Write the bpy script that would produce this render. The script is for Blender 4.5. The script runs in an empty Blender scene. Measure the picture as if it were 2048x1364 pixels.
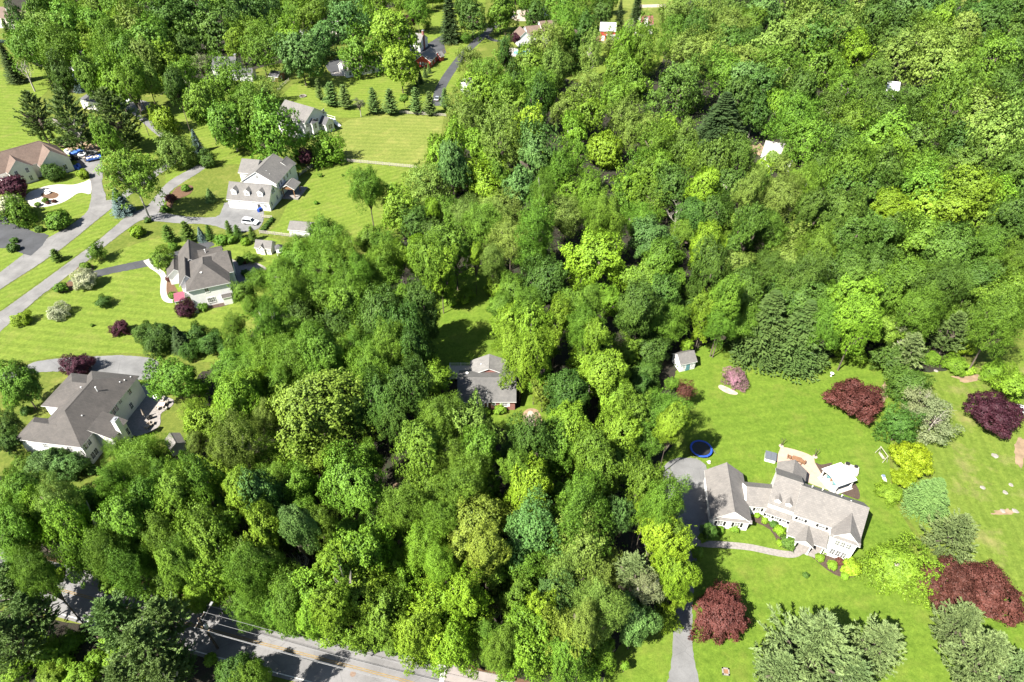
import bpy, bmesh, math, random
import numpy as np
from mathutils import Vector, Matrix

# ------------------------------------------------------------------ camera, world, sun, exposure
SC = bpy.context.scene
COL = SC.collection
F = 1320.0                      # focal length in pixels of a 2048 px wide picture
PITCH = math.radians(41.0)      # looking down from a drone
CAMH = 105.0
cd = bpy.data.cameras.new('camera')
cam = bpy.data.objects.new('camera', cd)
COL.objects.link(cam)
cam.location = (0, 0, CAMH)
cam.rotation_euler = (math.pi/2 - PITCH, 0, 0)
cd.sensor_width = 36.0
cd.lens = F/2048*36.0
cd.clip_start = 1.0
cd.clip_end = 6000.0
SC.camera = cam

SUN_EL = math.radians(50.0)
SH_AZ = math.radians(40.0)      # direction in which shadows fall, from +x towards +y
sx, sy = -math.cos(SH_AZ), -math.sin(SH_AZ)          # towards the sun
w = bpy.data.worlds.new('World')
SC.world = w
w.use_nodes = True
nt = w.node_tree
bg = nt.nodes['Background']
sky = nt.nodes.new('ShaderNodeTexSky')
sky.sky_type = 'NISHITA'
sky.sun_disc = False
sky.sun_elevation = SUN_EL
sky.sun_rotation = math.atan2(sx, sy)
sky.altitude = 100
nt.links.new(sky.outputs[0], bg.inputs[0])
bg.inputs[1].default_value = 0.05
sl = bpy.data.lights.new('sun', 'SUN')
sl.energy = 5.0
sl.angle = math.radians(0.5)
sl.color = (1.0, 0.95, 0.86)
sun = bpy.data.objects.new('sun', sl)
COL.objects.link(sun)
sd = Vector((sx*math.cos(SUN_EL), sy*math.cos(SUN_EL), math.sin(SUN_EL)))
sun.rotation_euler = (-sd).to_track_quat('-Z', 'Y').to_euler()
sun.location = (-120, -60, 260)
SC.view_settings.view_transform = 'Standard'
SC.view_settings.look = 'None'
SC.view_settings.exposure = 1.68
SC.view_settings.gamma = 1.0
SC.view_settings.use_curve_mapping = False
SC.cycles.max_bounces = 4
SC.cycles.diffuse_bounces = 1
SC.cycles.transmission_bounces = 3
SC.cycles.transparent_max_bounces = 4

def un(u, v, z=0.0):
    """ground point seen at a pixel of the 2048 px picture, for a thing at height z"""
    a = (u-1024)/F
    b = (682-v)/F
    dy = math.cos(PITCH)+b*math.sin(PITCH)
    dz = -math.sin(PITCH)+b*math.cos(PITCH)
    t = (z-CAMH)/dz
    return (a*t, dy*t)

def pxm(x, y, z):
    """pixels per metre at a point"""
    return F/(y*math.cos(PITCH)-(z-CAMH)*math.sin(PITCH))

# ------------------------------------------------------------------ materials
def newmat(name):
    m = bpy.data.materials.new(name)
    m.use_nodes = True
    return m, m.node_tree, m.node_tree.nodes['Principled BSDF']

def N(nt, t, **kw):
    n = nt.nodes.new(t)
    for k, v in kw.items():
        setattr(n, k, v)
    return n

def ramp(nt, fac, stops):
    r = N(nt, 'ShaderNodeValToRGB')
    el = r.color_ramp.elements
    el[0].position, el[0].color = stops[0][0], (*stops[0][1], 1)
    el[1].position, el[1].color = stops[-1][0], (*stops[-1][1], 1)
    for p, c in stops[1:-1]:
        e = el.new(p)
        e.color = (*c, 1)
    nt.links.new(fac, r.inputs[0])
    return r.outputs[0]

def mixc(nt, fac, a, b, mode='MIX'):
    m = N(nt, 'ShaderNodeMix', data_type='RGBA', blend_type=mode)
    for s, v in ((m.inputs[0], fac), (m.inputs[6], a), (m.inputs[7], b)):
        if hasattr(v, 'links'):
            nt.links.new(v, s)
        elif isinstance(v, tuple):
            s.default_value = (*v, 1)
        else:
            s.default_value = v
    return m.outputs[2]

def noise(nt, vec, scale, detail=4, rough=.55):
    n = N(nt, 'ShaderNodeTexNoise')
    n.inputs['Scale'].default_value = scale
    n.inputs['Detail'].default_value = detail
    n.inputs['Roughness'].default_value = rough
    if vec is not None:
        nt.links.new(vec, n.inputs['Vector'])
    return n.outputs[0]

def coords(nt, kind='Object', rot=0.0, scale=(1, 1, 1)):
    tc = N(nt, 'ShaderNodeTexCoord')
    mp = N(nt, 'ShaderNodeMapping')
    mp.inputs['Rotation'].default_value = (0, 0, rot)
    mp.inputs['Scale'].default_value = scale
    nt.links.new(tc.outputs[kind], mp.inputs[0])
    return mp.outputs[0]

def bump(nt, h, bsdf, strength, dist):
    b = N(nt, 'ShaderNodeBump')
    b.inputs['Strength'].default_value = strength
    b.inputs['Distance'].default_value = dist
    nt.links.new(h, b.inputs['Height'])
    nt.links.new(b.outputs[0], bsdf.inputs['Normal'])

MATS = {}
def plain(name, col, rough=.6, var=.12, scale=3.0, metal=0.0, spec=.4):
    """one colour with faint uneven wear"""
    if name in MATS:
        return MATS[name]
    m, nt, b = newmat(name)
    v = coords(nt)
    n = noise(nt, v, scale, 5)
    c = ramp(nt, n, [(.3, tuple(x*(1-var) for x in col)), (.7, tuple(min(1, x*(1+var)) for x in col))])
    nt.links.new(c, b.inputs['Base Color'])
    b.inputs['Roughness'].default_value = rough
    b.inputs['Metallic'].default_value = metal
    b.inputs['Specular IOR Level'].default_value = spec
    MATS[name] = m
    return m

def grassmat(name, stops, rot, stripe=.12, period=2.2, dry=(.30, .27, .09), dryamt=.35):
    m, nt, b = newmat(name)
    v = coords(nt)
    base = ramp(nt, noise(nt, v, .07, 6, .6), stops)
    fine = noise(nt, v, 1.3, 6, .7)
    base = mixc(nt, .55, base, ramp(nt, fine, [(.3, tuple(x*.62 for x in stops[0][1])), (.7, tuple(min(1, x*1.3) for x in stops[-1][1]))]))
    d = ramp(nt, noise(nt, v, .16, 5, .65), [(.52, (0, 0, 0)), (.74, (dryamt,)*3)])
    base = mixc(nt, d, base, dry)
    if stripe > 0:
        wv = N(nt, 'ShaderNodeTexWave', wave_type='BANDS', bands_direction='Y', wave_profile='SIN')
        wv.inputs['Scale'].default_value = .314/period
        wv.inputs['Distortion'].default_value = 1.2
        wv.inputs['Detail'].default_value = 2
        wv.inputs['Detail Scale'].default_value = .3
        nt.links.new(coords(nt, rot=-rot), wv.inputs[0])
        s = ramp(nt, wv.outputs[1], [(.3, (1-stripe,)*3), (.7, (1+stripe*.6,)*3)])
        base = mixc(nt, 1.0, base, s, 'MULTIPLY')
    blot = noise(nt, v, .45, 5, .7)
    base = mixc(nt, .9, base, ramp(nt, blot, [(.3, (.82, .86, .78)), (.5, (1, 1, 1)), (.72, (1.2, 1.12, 1.15))]), 'MULTIPLY')
    clump = noise(nt, v, 4.5, 4, .75)
    base = mixc(nt, .8, base, ramp(nt, clump, [(.25, (.66, .68, .6)), (.75, (1.3, 1.25, 1.25))]), 'MULTIPLY')
    nt.links.new(base, b.inputs['Base Color'])
    b.inputs['Roughness'].default_value = .9
    b.inputs['Specular IOR Level'].default_value = .1
    bump(nt, clump, b, .6, .12)
    return m

M_GROUND = grassmat('rough_grass', [(.3, (.061, .098, .015)), (.5, (.086, .123, .020)), (.7, (.123, .143, .029))], 0, 0)
M_LAWN_L = grassmat('mown_lawn', [(.3, (.086, .140, .016)), (.7, (.138, .186, .031))], math.radians(-8), .08, 2.6, (.195, .191, .060), .45)
M_LAWN_L2 = grassmat('mown_lawn_b', [(.3, (.086, .140, .016)), (.7, (.138, .186, .031))], math.radians(35), .08, 2.4, (.195, .191, .060), .45)
M_LAWN_F = grassmat('mown_field', [(.3, (.107, .149, .026)), (.7, (.158, .186, .045))], math.radians(-4), .07, 3.0)
M_LAWN_R = grassmat('lush_lawn', [(.3, (.067, .128, .012)), (.7, (.113, .172, .022))], math.radians(10), .04, 3.0, (.153, .163, .037), .5)
M_LAWN_D = grassmat('dry_lawn', [(.3, (.079, .132, .015)), (.7, (.121, .166, .028))], math.radians(80), .06, 2.0, (.214, .186, .084), .7)

def floormat():
    m, nt, b = newmat('leaf_litter')
    v = coords(nt)
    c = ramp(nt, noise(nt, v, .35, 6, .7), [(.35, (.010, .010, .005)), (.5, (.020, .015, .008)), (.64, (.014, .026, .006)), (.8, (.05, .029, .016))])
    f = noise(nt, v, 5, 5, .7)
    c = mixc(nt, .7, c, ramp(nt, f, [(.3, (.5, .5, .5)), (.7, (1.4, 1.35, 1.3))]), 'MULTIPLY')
    nt.links.new(c, b.inputs['Base Color'])
    b.inputs['Roughness'].default_value = .95
    bump(nt, f, b, .8, .2)
    return m
M_FLOOR = floormat()

def asphalt(name, col, streak=0.0):
    m, nt, b = newmat(name)
    v = coords(nt)
    c = ramp(nt, noise(nt, v, .22, 6, .6), [(.3, tuple(x*.72 for x in col)), (.7, tuple(x*1.22 for x in col))])
    st_n = noise(nt, v, 1.1, 5, .75)
    c = mixc(nt, ramp(nt, st_n, [(.60, (0,)*3), (.72, (.45,)*3)]), c, tuple(x*.5 for x in col))
    g = noise(nt, v, 9, 4, .8)
    c = mixc(nt, .8, c, ramp(nt, g, [(.3, (.8,)*3), (.7, (1.2,)*3)]), 'MULTIPLY')
    cr = N(nt, 'ShaderNodeTexVoronoi', feature='DISTANCE_TO_EDGE')
    cr.inputs['Scale'].default_value = .16
    nt.links.new(coords(nt, scale=(1, 1.3, 1)), cr.inputs['Vector'])
    c = mixc(nt, ramp(nt, cr.outputs[0], [(.0, (.45,)*3), (.012, (0,)*3)]), c, tuple(x*.45 for x in col))
    nt.links.new(c, b.inputs['Base Color'])
    b.inputs['Roughness'].default_value = .88
    bump(nt, g, b, .3, .02)
    return m
M_ROAD = asphalt('old_asphalt', (.159, .155, .155))
M_STREET = asphalt('weathered_asphalt', (.151, .147, .143))
M_DRIVE = asphalt('driveway_asphalt', (.143, .143, .143))
M_DRIVEB = asphalt('sealed_asphalt', (.046, .048, .053))
M_CONC = plain('concrete', (.387, .362, .330), .9, .1, 1.2)
M_PATIO = plain('stamped_concrete', (.343, .256, .200), .85, .12, 1.0)
M_APRON = plain('pinkish_paving', (.225, .200, .187), .9, .1, .8)
M_FLAG = plain('flagstone', (.212, .194, .181), .9, .2, 2.5)
M_EARTH = plain('bare_earth', (.212, .150, .094), .95, .3, .6)
M_PALEEARTH = plain('pale_gravel', (.325, .268, .218), .95, .25, 1.2)
M_MULCH = plain('dark_mulch', (.06, .04, .03), .95, .35, 4)
M_MULCHR = plain('brown_mulch', (.100, .056, .031), .95, .3, 3)
M_WHITELINE = plain('white_road_paint', (.530, .523, .499), .7, .2, 2)
M_YELLOW = plain('yellow_road_paint', (.20, .135, .045), .7, .3, 2)

def siding(name, col):
    m, nt, b = newmat(name)
    v = coords(nt)
    c = ramp(nt, noise(nt, v, .9, 5), [(.3, tuple(x*.93 for x in col)), (.7, tuple(min(1, x*1.04) for x in col))])
    wv = N(nt, 'ShaderNodeTexWave', wave_type='BANDS', bands_direction='Z', wave_profile='SAW')
    wv.inputs['Scale'].default_value = .314/.2
    nt.links.new(v, wv.inputs[0])
    c = mixc(nt, ramp(nt, wv.outputs[1], [(.0, (.16,)*3), (.12, (0,)*3)]), c, tuple(x*.55 for x in col))
    nt.links.new(c, b.inputs['Base Color'])
    b.inputs['Roughness'].default_value = .6
    bump(nt, wv.outputs[1], b, .4, .02)
    return m
M_SIDE = siding('white_siding', (.78, .77, .75))
M_SIDEB = siding('pale_siding', (.66, .66, .66))
M_SIDEC = siding('cream_siding', (.70, .66, .58))
M_SIDER = siding('red_barn_boards', (.36, .05, .035))
M_SIDEG = siding('grey_boards', (.28, .28, .29))

def shingle(name, a, b_, spots=.2):
    m, nt, b = newmat(name)
    v = coords(nt)
    c = ramp(nt, noise(nt, v, .35, 6, .65), [(.3, a), (.7, b_)])
    br = N(nt, 'ShaderNodeTexBrick')
    br.inputs['Scale'].default_value = 1.0
    br.inputs['Brick Width'].default_value = .45
    br.inputs['Row Height'].default_value = .24
    br.inputs['Mortar Size'].default_value = .012
    br.inputs['Color1'].default_value = (.86, .86, .86, 1)
    br.inputs['Color2'].default_value = (1.12, 1.1, 1.08, 1)
    br.inputs['Mortar'].default_value = (.62, .62, .62, 1)
    nt.links.new(v, br.inputs[0])
    c = mixc(nt, .8, c, br.outputs[0], 'MULTIPLY')
    s = noise(nt, coords(nt, scale=(1, 1, .25)), .8, 4, .6)
    c = mixc(nt, ramp(nt, s, [(.55, (0,)*3), (.75, (spots,)*3)]), c, tuple(x*.55 for x in a))
    nt.links.new(c, b.inputs['Base Color'])
    b.inputs['Roughness'].default_value = .85
    bump(nt, br.outputs[1], b, .5, .015)
    return m
M_RTAN = shingle('tan_shingles', (.141, .132, .125), (.180, .169, .159))
M_RGREY = shingle('grey_shingles', (.060, .055, .051), (.088, .079, .073), .35)
M_RGREY2 = shingle('mid_grey_shingles', (.116, .111, .107), (.151, .144, .137), .2)
M_RBROWN = shingle('brown_shingles', (.115, .079, .063), (.149, .107, .085), .25)
M_RDARK = shingle('slate_grey_shingles', (.066, .066, .072), (.094, .094, .100), .2)
M_RRED = shingle('red_shingles', (.156, .046, .046), (.206, .075, .069), .2)
M_RRANCH = shingle('weathered_grey_shingles', (.138, .134, .131), (.200, .194, .187), .45)
M_RRANCHD = shingle('dark_weathered_shingles', (.085, .083, .082), (.125, .122, .118), .4)
M_RMETAL = plain('white_metal_roof', (.74, .75, .77), .45, .05, .8)
M_TRIM = plain('white_trim', (.80, .80, .78), .5, .05, 1)
M_GLASS = plain('window_glass', (.018, .022, .028), .08, .2, .6, 0, .8)
M_SHUT = plain('black_shutter', (.02, .02, .022), .5, .2, 3)
M_BLACK = plain('black_plastic', (.02, .02, .02), .5, .2, 3)
M_DARK = plain('dark_metal', (.05, .05, .055), .5, .2, 3)
M_GREYM = plain('grey_metal', (.33, .34, .35), .45, .1, 3, .4)
M_WOOD = plain('weathered_wood', (.36, .33, .29), .85, .25, 5)
M_CEDAR = plain('cedar_wood', (.20, .105, .055), .7, .25, 4)
M_POLE = plain('creosoted_wood', (.06, .045, .035), .85, .25, 4)
M_BLUE = plain('blue_vinyl', (.02, .07, .38), .45, .15, 2)
M_TARP = plain('blue_tarp', (.05, .14, .50), .5, .2, 1.5)
M_TEAL = plain('teal_cushion', (.10, .23, .25), .9, .15, 4)
M_STONE = plain('field_stone', (.216, .200, .176), .9, .25, 3)
M_WHITEPL = plain('white_plastic', (.78, .78, .77), .4, .05, 2)
M_CARWHITE = plain('white_car_paint', (.74, .75, .76), .18, .02, 1, 0, .7)
M_CARDARK = plain('dark_car_paint', (.03, .035, .045), .15, .05, 1, .2, .7)
M_CARSILVER = plain('silver_car_paint', (.45, .47, .5), .2, .03, 1, .5, .7)
M_TYRE = plain('tyre_rubber', (.015, .015, .015), .85, .2, 6)
M_PORCHRED = plain('maroon_awning', (.20, .055, .085), .8, .1, 3)
M_YELLOWPL = plain('yellow_plastic', (.65, .30, .03), .5, .1, 3)
M_REDPL = plain('red_flowers', (.312, .038, .038), .7, .3, 6)
M_POOL = plain('pool_water', (.16, .42, .48), .08, .1, 1)
M_BRICK = None
def brickmat():
    m, nt, b = newmat('red_brick')
    br = N(nt, 'ShaderNodeTexBrick')
    br.inputs['Scale'].default_value = 1
    br.inputs['Brick Width'].default_value = .22
    br.inputs['Row Height'].default_value = .075
    br.inputs['Mortar Size'].default_value = .01
    br.inputs['Color1'].default_value = (.19, .045, .035, 1)
    br.inputs['Color2'].default_value = (.26, .07, .05, 1)
    br.inputs['Mortar'].default_value = (.25, .2, .18, 1)
    mp = N(nt, 'ShaderNodeMapping')
    tc = N(nt, 'ShaderNodeTexCoord')
    mp.inputs['Rotation'].default_value = (math.pi/2, 0, 0)
    nt.links.new(tc.outputs['Object'], mp.inputs[0])
    nt.links.new(mp.outputs[0], br.inputs[0])
    nt.links.new(br.outputs[0], b.inputs['Base Color'])
    b.inputs['Roughness'].default_value = .9
    return m
M_BRICK = brickmat()
M_BARK = plain('bark', (.10, .08, .062), .95, .35, 4)
M_BARKPALE = plain('pale_bark', (.33, .30, .26), .9, .25, 3)

# ------------------------------------------------------------------ mesh helpers
class MB:
    def __init__(self):
        self.v, self.f, self.m = [], [], []
    def add(self, vs, fs, m=0):
        o = len(self.v)
        self.v += [tuple(x) for x in vs]
        for f in fs:
            self.f.append([o+i for i in f])
            self.m.append(m)
        return self
    def box(self, x0, x1, y0, y1, z0, z1, m=0):
        return self.add([(x0, y0, z0), (x1, y0, z0), (x1, y1, z0), (x0, y1, z0), (x0, y0, z1), (x1, y0, z1), (x1, y1, z1), (x0, y1, z1)],
                        [(3, 2, 1, 0), (4, 5, 6, 7), (0, 1, 5, 4), (1, 2, 6, 5), (2, 3, 7, 6), (3, 0, 4, 7)], m)
    def cbox(self, c, s, rz=0, m=0):
        a, b = math.cos(rz), math.sin(rz)
        vs = []
        for dz in (-.5, .5):
            for dx, dy in ((-.5, -.5), (.5, -.5), (.5, .5), (-.5, .5)):
                x, y = dx*s[0], dy*s[1]
                vs.append((c[0]+a*x-b*y, c[1]+b*x+a*y, c[2]+dz*s[2]))
        return self.add(vs, [(3, 2, 1, 0), (4, 5, 6, 7), (0, 1, 5, 4), (1, 2, 6, 5), (2, 3, 7, 6), (3, 0, 4, 7)], m)
    def tube(self, pts, rad, n=6, m=0, cap=True):
        pts = [Vector(p) for p in pts]
        vs, fs = [], []
        for i, p in enumerate(pts):
            d = (pts[min(i+1, len(pts)-1)]-pts[max(i-1, 0)]).normalized()
            a = d.orthogonal().normalized()
            if abs(d.z) < .95:
                a = d.cross(Vector((0, 0, 1))).normalized()
            else:
                a = Vector((1, 0, 0))
                a = (a-d*a.dot(d)).normalized()
            b = d.cross(a)
            r = rad[i] if isinstance(rad, (list, tuple)) else rad
            for k in range(n):
                t = 2*math.pi*k/n
                vs.append(p+a*(r*math.cos(t))+b*(r*math.sin(t)))
        for i in range(len(pts)-1):
            for k in range(n):
                k2 = (k+1) % n
                fs.append((i*n+k, i*n+k2, (i+1)*n+k2, (i+1)*n+k))
        if cap:
            fs.append(tuple(range(n))[::-1])
            fs.append(tuple((len(pts)-1)*n+k for k in range(n)))
        return self.add(vs, fs, m)
    def prism(self, poly, z0, z1, m=0):
        n = len(poly)
        vs = [(x, y, z0) for x, y in poly]+[(x, y, z1) for x, y in poly]
        fs = [tuple(range(n))[::-1], tuple(range(n, 2*n))]
        fs += [(i, (i+1) % n, n+(i+1) % n, n+i) for i in range(n)]
        return self.add(vs, fs, m)
    def lathe(self, prof, n=16, c=(0, 0, 0), m=0):
        vs, fs = [], []
        for r, z in prof:
            for k in range(n):
                t = 2*math.pi*k/n
                vs.append((c[0]+r*math.cos(t), c[1]+r*math.sin(t), c[2]+z))
        for i in range(len(prof)-1):
            for k in range(n):
                k2 = (k+1) % n
                fs.append((i*n+k, i*n+k2, (i+1)*n+k2, (i+1)*n+k))
        fs.append(tuple(range(n))[::-1])
        fs.append(tuple((len(prof)-1)*n+k for k in range(n)))
        return self.add(vs, fs, m)
    def mesh(self, name, mats, recalc=True, smooth=False):
        me = bpy.data.meshes.new(name)
        me.from_pydata(self.v, [], self.f)
        for m in (mats if isinstance(mats, (list, tuple)) else [mats]):
            me.materials.append(m)
        me.polygons.foreach_set('material_index', self.m)
        if recalc:
            bm = bmesh.new()
            bm.from_mesh(me)
            bmesh.ops.recalc_face_normals(bm, faces=bm.faces)
            bm.to_mesh(me)
            bm.free()
        if smooth:
            me.polygons.foreach_set('use_smooth', [True]*len(me.polygons))
        me.update()
        return me
    def build(self, name, mats, parent=None, loc=(0, 0, 0), rz=0, **kw):
        return link(name, self.mesh(name, mats, **kw), parent, loc, rz)

def link(name, me, parent=None, loc=(0, 0, 0), rz=0, scale=None):
    o = bpy.data.objects.new(name, me)
    COL.objects.link(o)
    o.location = loc
    o.rotation_euler = (0, 0, rz)
    if scale is not None:
        o.scale = scale
    if parent is not None:
        o.parent = parent
    return o

def tag(o, label, cat, group=None):
    o['label'] = label
    o['category'] = cat
    if group:
        o['group'] = group
    return o

def thing(name, label, cat, loc=(0, 0, 0), rz=0, group=None):
    return tag(link(name, None, None, loc, rz), label, cat, group)

def smooth_closed(pts, sub=5):
    out = []
    n = len(pts)
    for i in range(n):
        p0, p1, p2, p3 = (Vector(pts[(i+k-1) % n]) for k in range(4))
        for s in range(sub):
            t = s/sub
            out.append(tuple(.5*((2*p1)+(-p0+p2)*t+(2*p0-5*p1+4*p2-p3)*t*t+(-p0+3*p1-3*p2+p3)*t**3)))
    return out

def smooth_open(pts, sub=6):
    P = [Vector(p) for p in pts]
    P = [P[0]*2-P[1]]+P+[P[-1]*2-P[-2]]
    out = []
    for i in range(1, len(P)-2):
        p0, p1, p2, p3 = P[i-1:i+3]
        for s in range(sub):
            t = s/sub
            out.append(.5*((2*p1)+(-p0+p2)*t+(2*p0-5*p1+4*p2-p3)*t*t+(-p0+3*p1-3*p2+p3)*t**3))
    out.append(P[-2])
    return out

def sheet(name, px, z, mat, sub=5, jag=0.0, seed=1, world=False, top=None):
    """flat ground sheet from picture outline points (laid on the ground plane)"""
    if name in ('street', 'driveway', 'far_driveway') and not jag:
        jag = .11
    pts = px if world else [un(u, v) for u, v in px]
    if sub > 1:
        pts = smooth_closed([(p[0], p[1]) for p in pts], sub)
    if jag:
        rng = random.Random(seed)
        fine = []
        n = len(pts)
        for i in range(n):
            a, b = Vector(pts[i]), Vector(pts[(i+1) % n])
            k = max(1, int((b-a).length/(.5 if name in ('street', 'driveway') else 1.2)))
            for s in range(k):
                p = a.lerp(b, s/k)
                fine.append((p.x+rng.uniform(-jag, jag), p.y+rng.uniform(-jag, jag)))
        pts = fine
    bm = bmesh.new()
    vs = [bm.verts.new((x, y, z)) for x, y in pts]
    es = [bm.edges.new((vs[i], vs[(i+1) % len(vs)])) for i in range(len(vs))]
    bmesh.ops.triangle_fill(bm, use_beauty=True, use_dissolve=False, edges=es)
    for f in bm.faces:
        if f.normal.z < 0:
            f.normal_flip()
    me = bpy.data.meshes.new(name)
    bm.to_mesh(me)
    bm.free()
    me.materials.append(mat)
    o = link(name, me)
    o['kind'] = 'structure'
    return o

def strip(name, px, width, z, mat, sub=6, world=False, off=0.0):
    pts = px if world else [un(u, v) for u, v in px]
    c = smooth_open([(p[0], p[1], 0) for p in pts], sub)
    vs, fs = [], []
    for i, p in enumerate(c):
        d = (c[min(i+1, len(c)-1)]-c[max(i-1, 0)]).normalized()
        nrm = Vector((-d.y, d.x, 0))
        wd = width if not callable(width) else width(i/(len(c)-1))
        q = p+nrm*off
        vs += [(q.x-nrm.x*wd/2, q.y-nrm.y*wd/2, z), (q.x+nrm.x*wd/2, q.y+nrm.y*wd/2, z)]
        if i:
            fs.append((2*i-2, 2*i, 2*i+1, 2*i-1))
    mb = MB().add(vs, fs)
    me = mb.mesh(name, mat, recalc=False)
    o = link(name, me)
    for p in me.polygons:
        if p.normal.z < 0:
            p.flip()
    o['kind'] = 'structure'
    return o
# ------------------------------------------------------------------ ground, roads, paths
def ground():
    n = 60
    xs = np.linspace(-2500, 2500, n+1)
    ys = np.linspace(-300, 4200, n+1)
    mb = MB()
    vs = [(x, y, 0) for y in ys for x in xs]
    fs = [(j*(n+1)+i, j*(n+1)+i+1, (j+1)*(n+1)+i+1, (j+1)*(n+1)+i) for j in range(n) for i in range(n)]
    mb.add(vs, fs)
    o = mb.build('ground', M_GROUND, recalc=False)
    o['kind'] = 'structure'
ground()

WOOD = [(430, 730), (470, 650), (520, 540), (600, 520), (720, 520), (830, 460), (860, 420), (880, 350), (905, 270), (960, 215), (1000, 160),
        (1100, 150), (1180, 170), (1290, 160), (1330, 110), (1350, 40), (1500, -40), (2250, -40), (2250, 560), (2060, 545), (2000, 575), (1985, 650),
        (1900, 735), (1850, 745), (1760, 715), (1640, 715), (1500, 715), (1400, 695), (1352, 745), (1375, 830), (1345, 890), (1320, 930), (1335, 1000),
        (1362, 1090), (1368, 1150), (1345, 1240), (1300, 1260), (1240, 1290), (1205, 1364), (1150, 1420), (1000, 1352), (892, 1334), (575, 1260),
        (395, 1221), (145, 1175), (-160, 1118), (-160, 955), (0, 955), (150, 990), (215, 965), (340, 920), (380, 870), (400, 800), (395, 750)]
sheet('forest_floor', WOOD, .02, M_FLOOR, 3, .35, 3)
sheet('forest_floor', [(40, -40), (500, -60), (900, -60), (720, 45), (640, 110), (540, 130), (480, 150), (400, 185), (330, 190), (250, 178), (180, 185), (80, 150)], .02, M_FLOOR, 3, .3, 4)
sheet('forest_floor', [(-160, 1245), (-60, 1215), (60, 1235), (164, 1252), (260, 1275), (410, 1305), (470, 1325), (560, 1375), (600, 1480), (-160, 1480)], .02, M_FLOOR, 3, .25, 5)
# lawns and mown fields
sheet('lawn', [(0, 660), (72, 604), (112, 576), (190, 522), (300, 480), (420, 470), (560, 480), (560, 560), (520, 640), (455, 720), (330, 712), (250, 706), (190, 709), (130, 712), (60, 722), (-60, 740), (-160, 760), (-160, 760)], .03, M_LAWN_L, 3, .1, 6)
sheet('lawn_verge', [(-60, 622), (0, 582), (120, 503), (215, 425), (225, 418), (262, 424), (225, 456), (174, 495), (26, 603), (-60, 660)], .035, M_LAWN_L2, 2)
sheet('lawn', [(-160, 500), (-80, 470), (40, 330), (120, 270), (250, 260), (330, 220), (420, 170), (520, 160), (560, 210), (560, 320), (430, 330), (340, 380), (320, 325), (210, 330), (200, 400), (180, 430), (60, 505), (-80, 600)], .03, M_LAWN_L2, 3, .1, 7)
sheet('lawn', [(-100, 330), (-60, 180), (0, 140), (70, 130), (110, 160), (60, 230), (160, 270), (40, 300)], .04, M_LAWN_L, 3, .2, 8)
sheet('paddock', [(535, 470), (560, 440), (600, 360), (672, 322), (834, 337), (862, 350), (845, 420), (780, 470), (702, 488), (620, 478)], .045, M_LAWN_L2, 1)
sheet('field', [(600, 300), (640, 270), (700, 238), (790, 228), (888, 232), (880, 290), (862, 340), (834, 337), (672, 322)], .04, M_LAWN_F, 1)
sheet('lawn', [(560, 195), (620, 150), (680, 145), (800, 140), (830, 130), (890, 100), (930, 80), (960, 60), (1000, 62), (1010, 80), (960, 90), (930, 140), (900, 190), (890, 228), (790, 226), (700, 236), (600, 228)], .05, M_LAWN_L, 2, .15, 9)
sheet('lawn', [(835, 65), (850, 0), (900, -40), (960, -30), (970, 40), (920, 75), (880, 85)], .035, M_LAWN_L, 2)
sheet('meadow', [(830, 700), (850, 620), (900, 560), (960, 530), (1010, 540), (1015, 620), (1020, 690), (1035, 740), (900, 740), (845, 730)], .04, M_LAWN_R, 3, .25, 10)
sheet('lawn', [(1010, 700), (1045, 730), (1090, 745), (1110, 800), (1100, 850), (1060, 870), (980, 850), (930, 830), (930, 812), (1040, 815), (1038, 730)], .05, M_LAWN_R, 2, .15, 11)
sheet('lawn', [(1345, 760), (1400, 692), (1460, 690), (1500, 715), (1640, 718), (1760, 715), (1790, 760), (1800, 860), (1780, 900), (1790, 1000), (1860, 1100), (2050, 1200), (2300, 1300), (2300, 1480), (1180, 1480), (1205, 1364), (1240, 1292), (1300, 1262), (1345, 1242), (1368, 1150), (1362, 1090), (1335, 1000), (1320, 930), (1345, 890), (1378, 830)], .03, M_LAWN_R, 3, .12, 12)
sheet('lawn', [(1760, 715), (1850, 745), (1950, 730), (2010, 700), (2300, 720), (2300, 1310), (2050, 1205), (1870, 1105), (1800, 1005), (1790, 900), (1806, 860), (1795, 760)], .042, M_LAWN_D, 3, .3, 13)
sheet('clearing_grass', [(1160, 110), (1190, 85), (1260, 60), (1320, 60), (1320, 120), (1260, 160), (1190, 150)], .04, M_LAWN_L, 2)
sheet('crop_field', [(1230, -60), (1340, -60), (1345, 12), (1280, 22), (1225, 10)], .04, M_LAWN_F, 1)
sheet('crop_field', [(1900, -80), (2300, -80), (2300, 24), (2010, 20), (1930, 40), (1905, 20)], .04, M_LAWN_F, 1)
sheet('far_lane', [(1270, 10), (1330, 8), (1332, 14), (1272, 16)], .05, M_PALEEARTH, 1)
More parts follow.
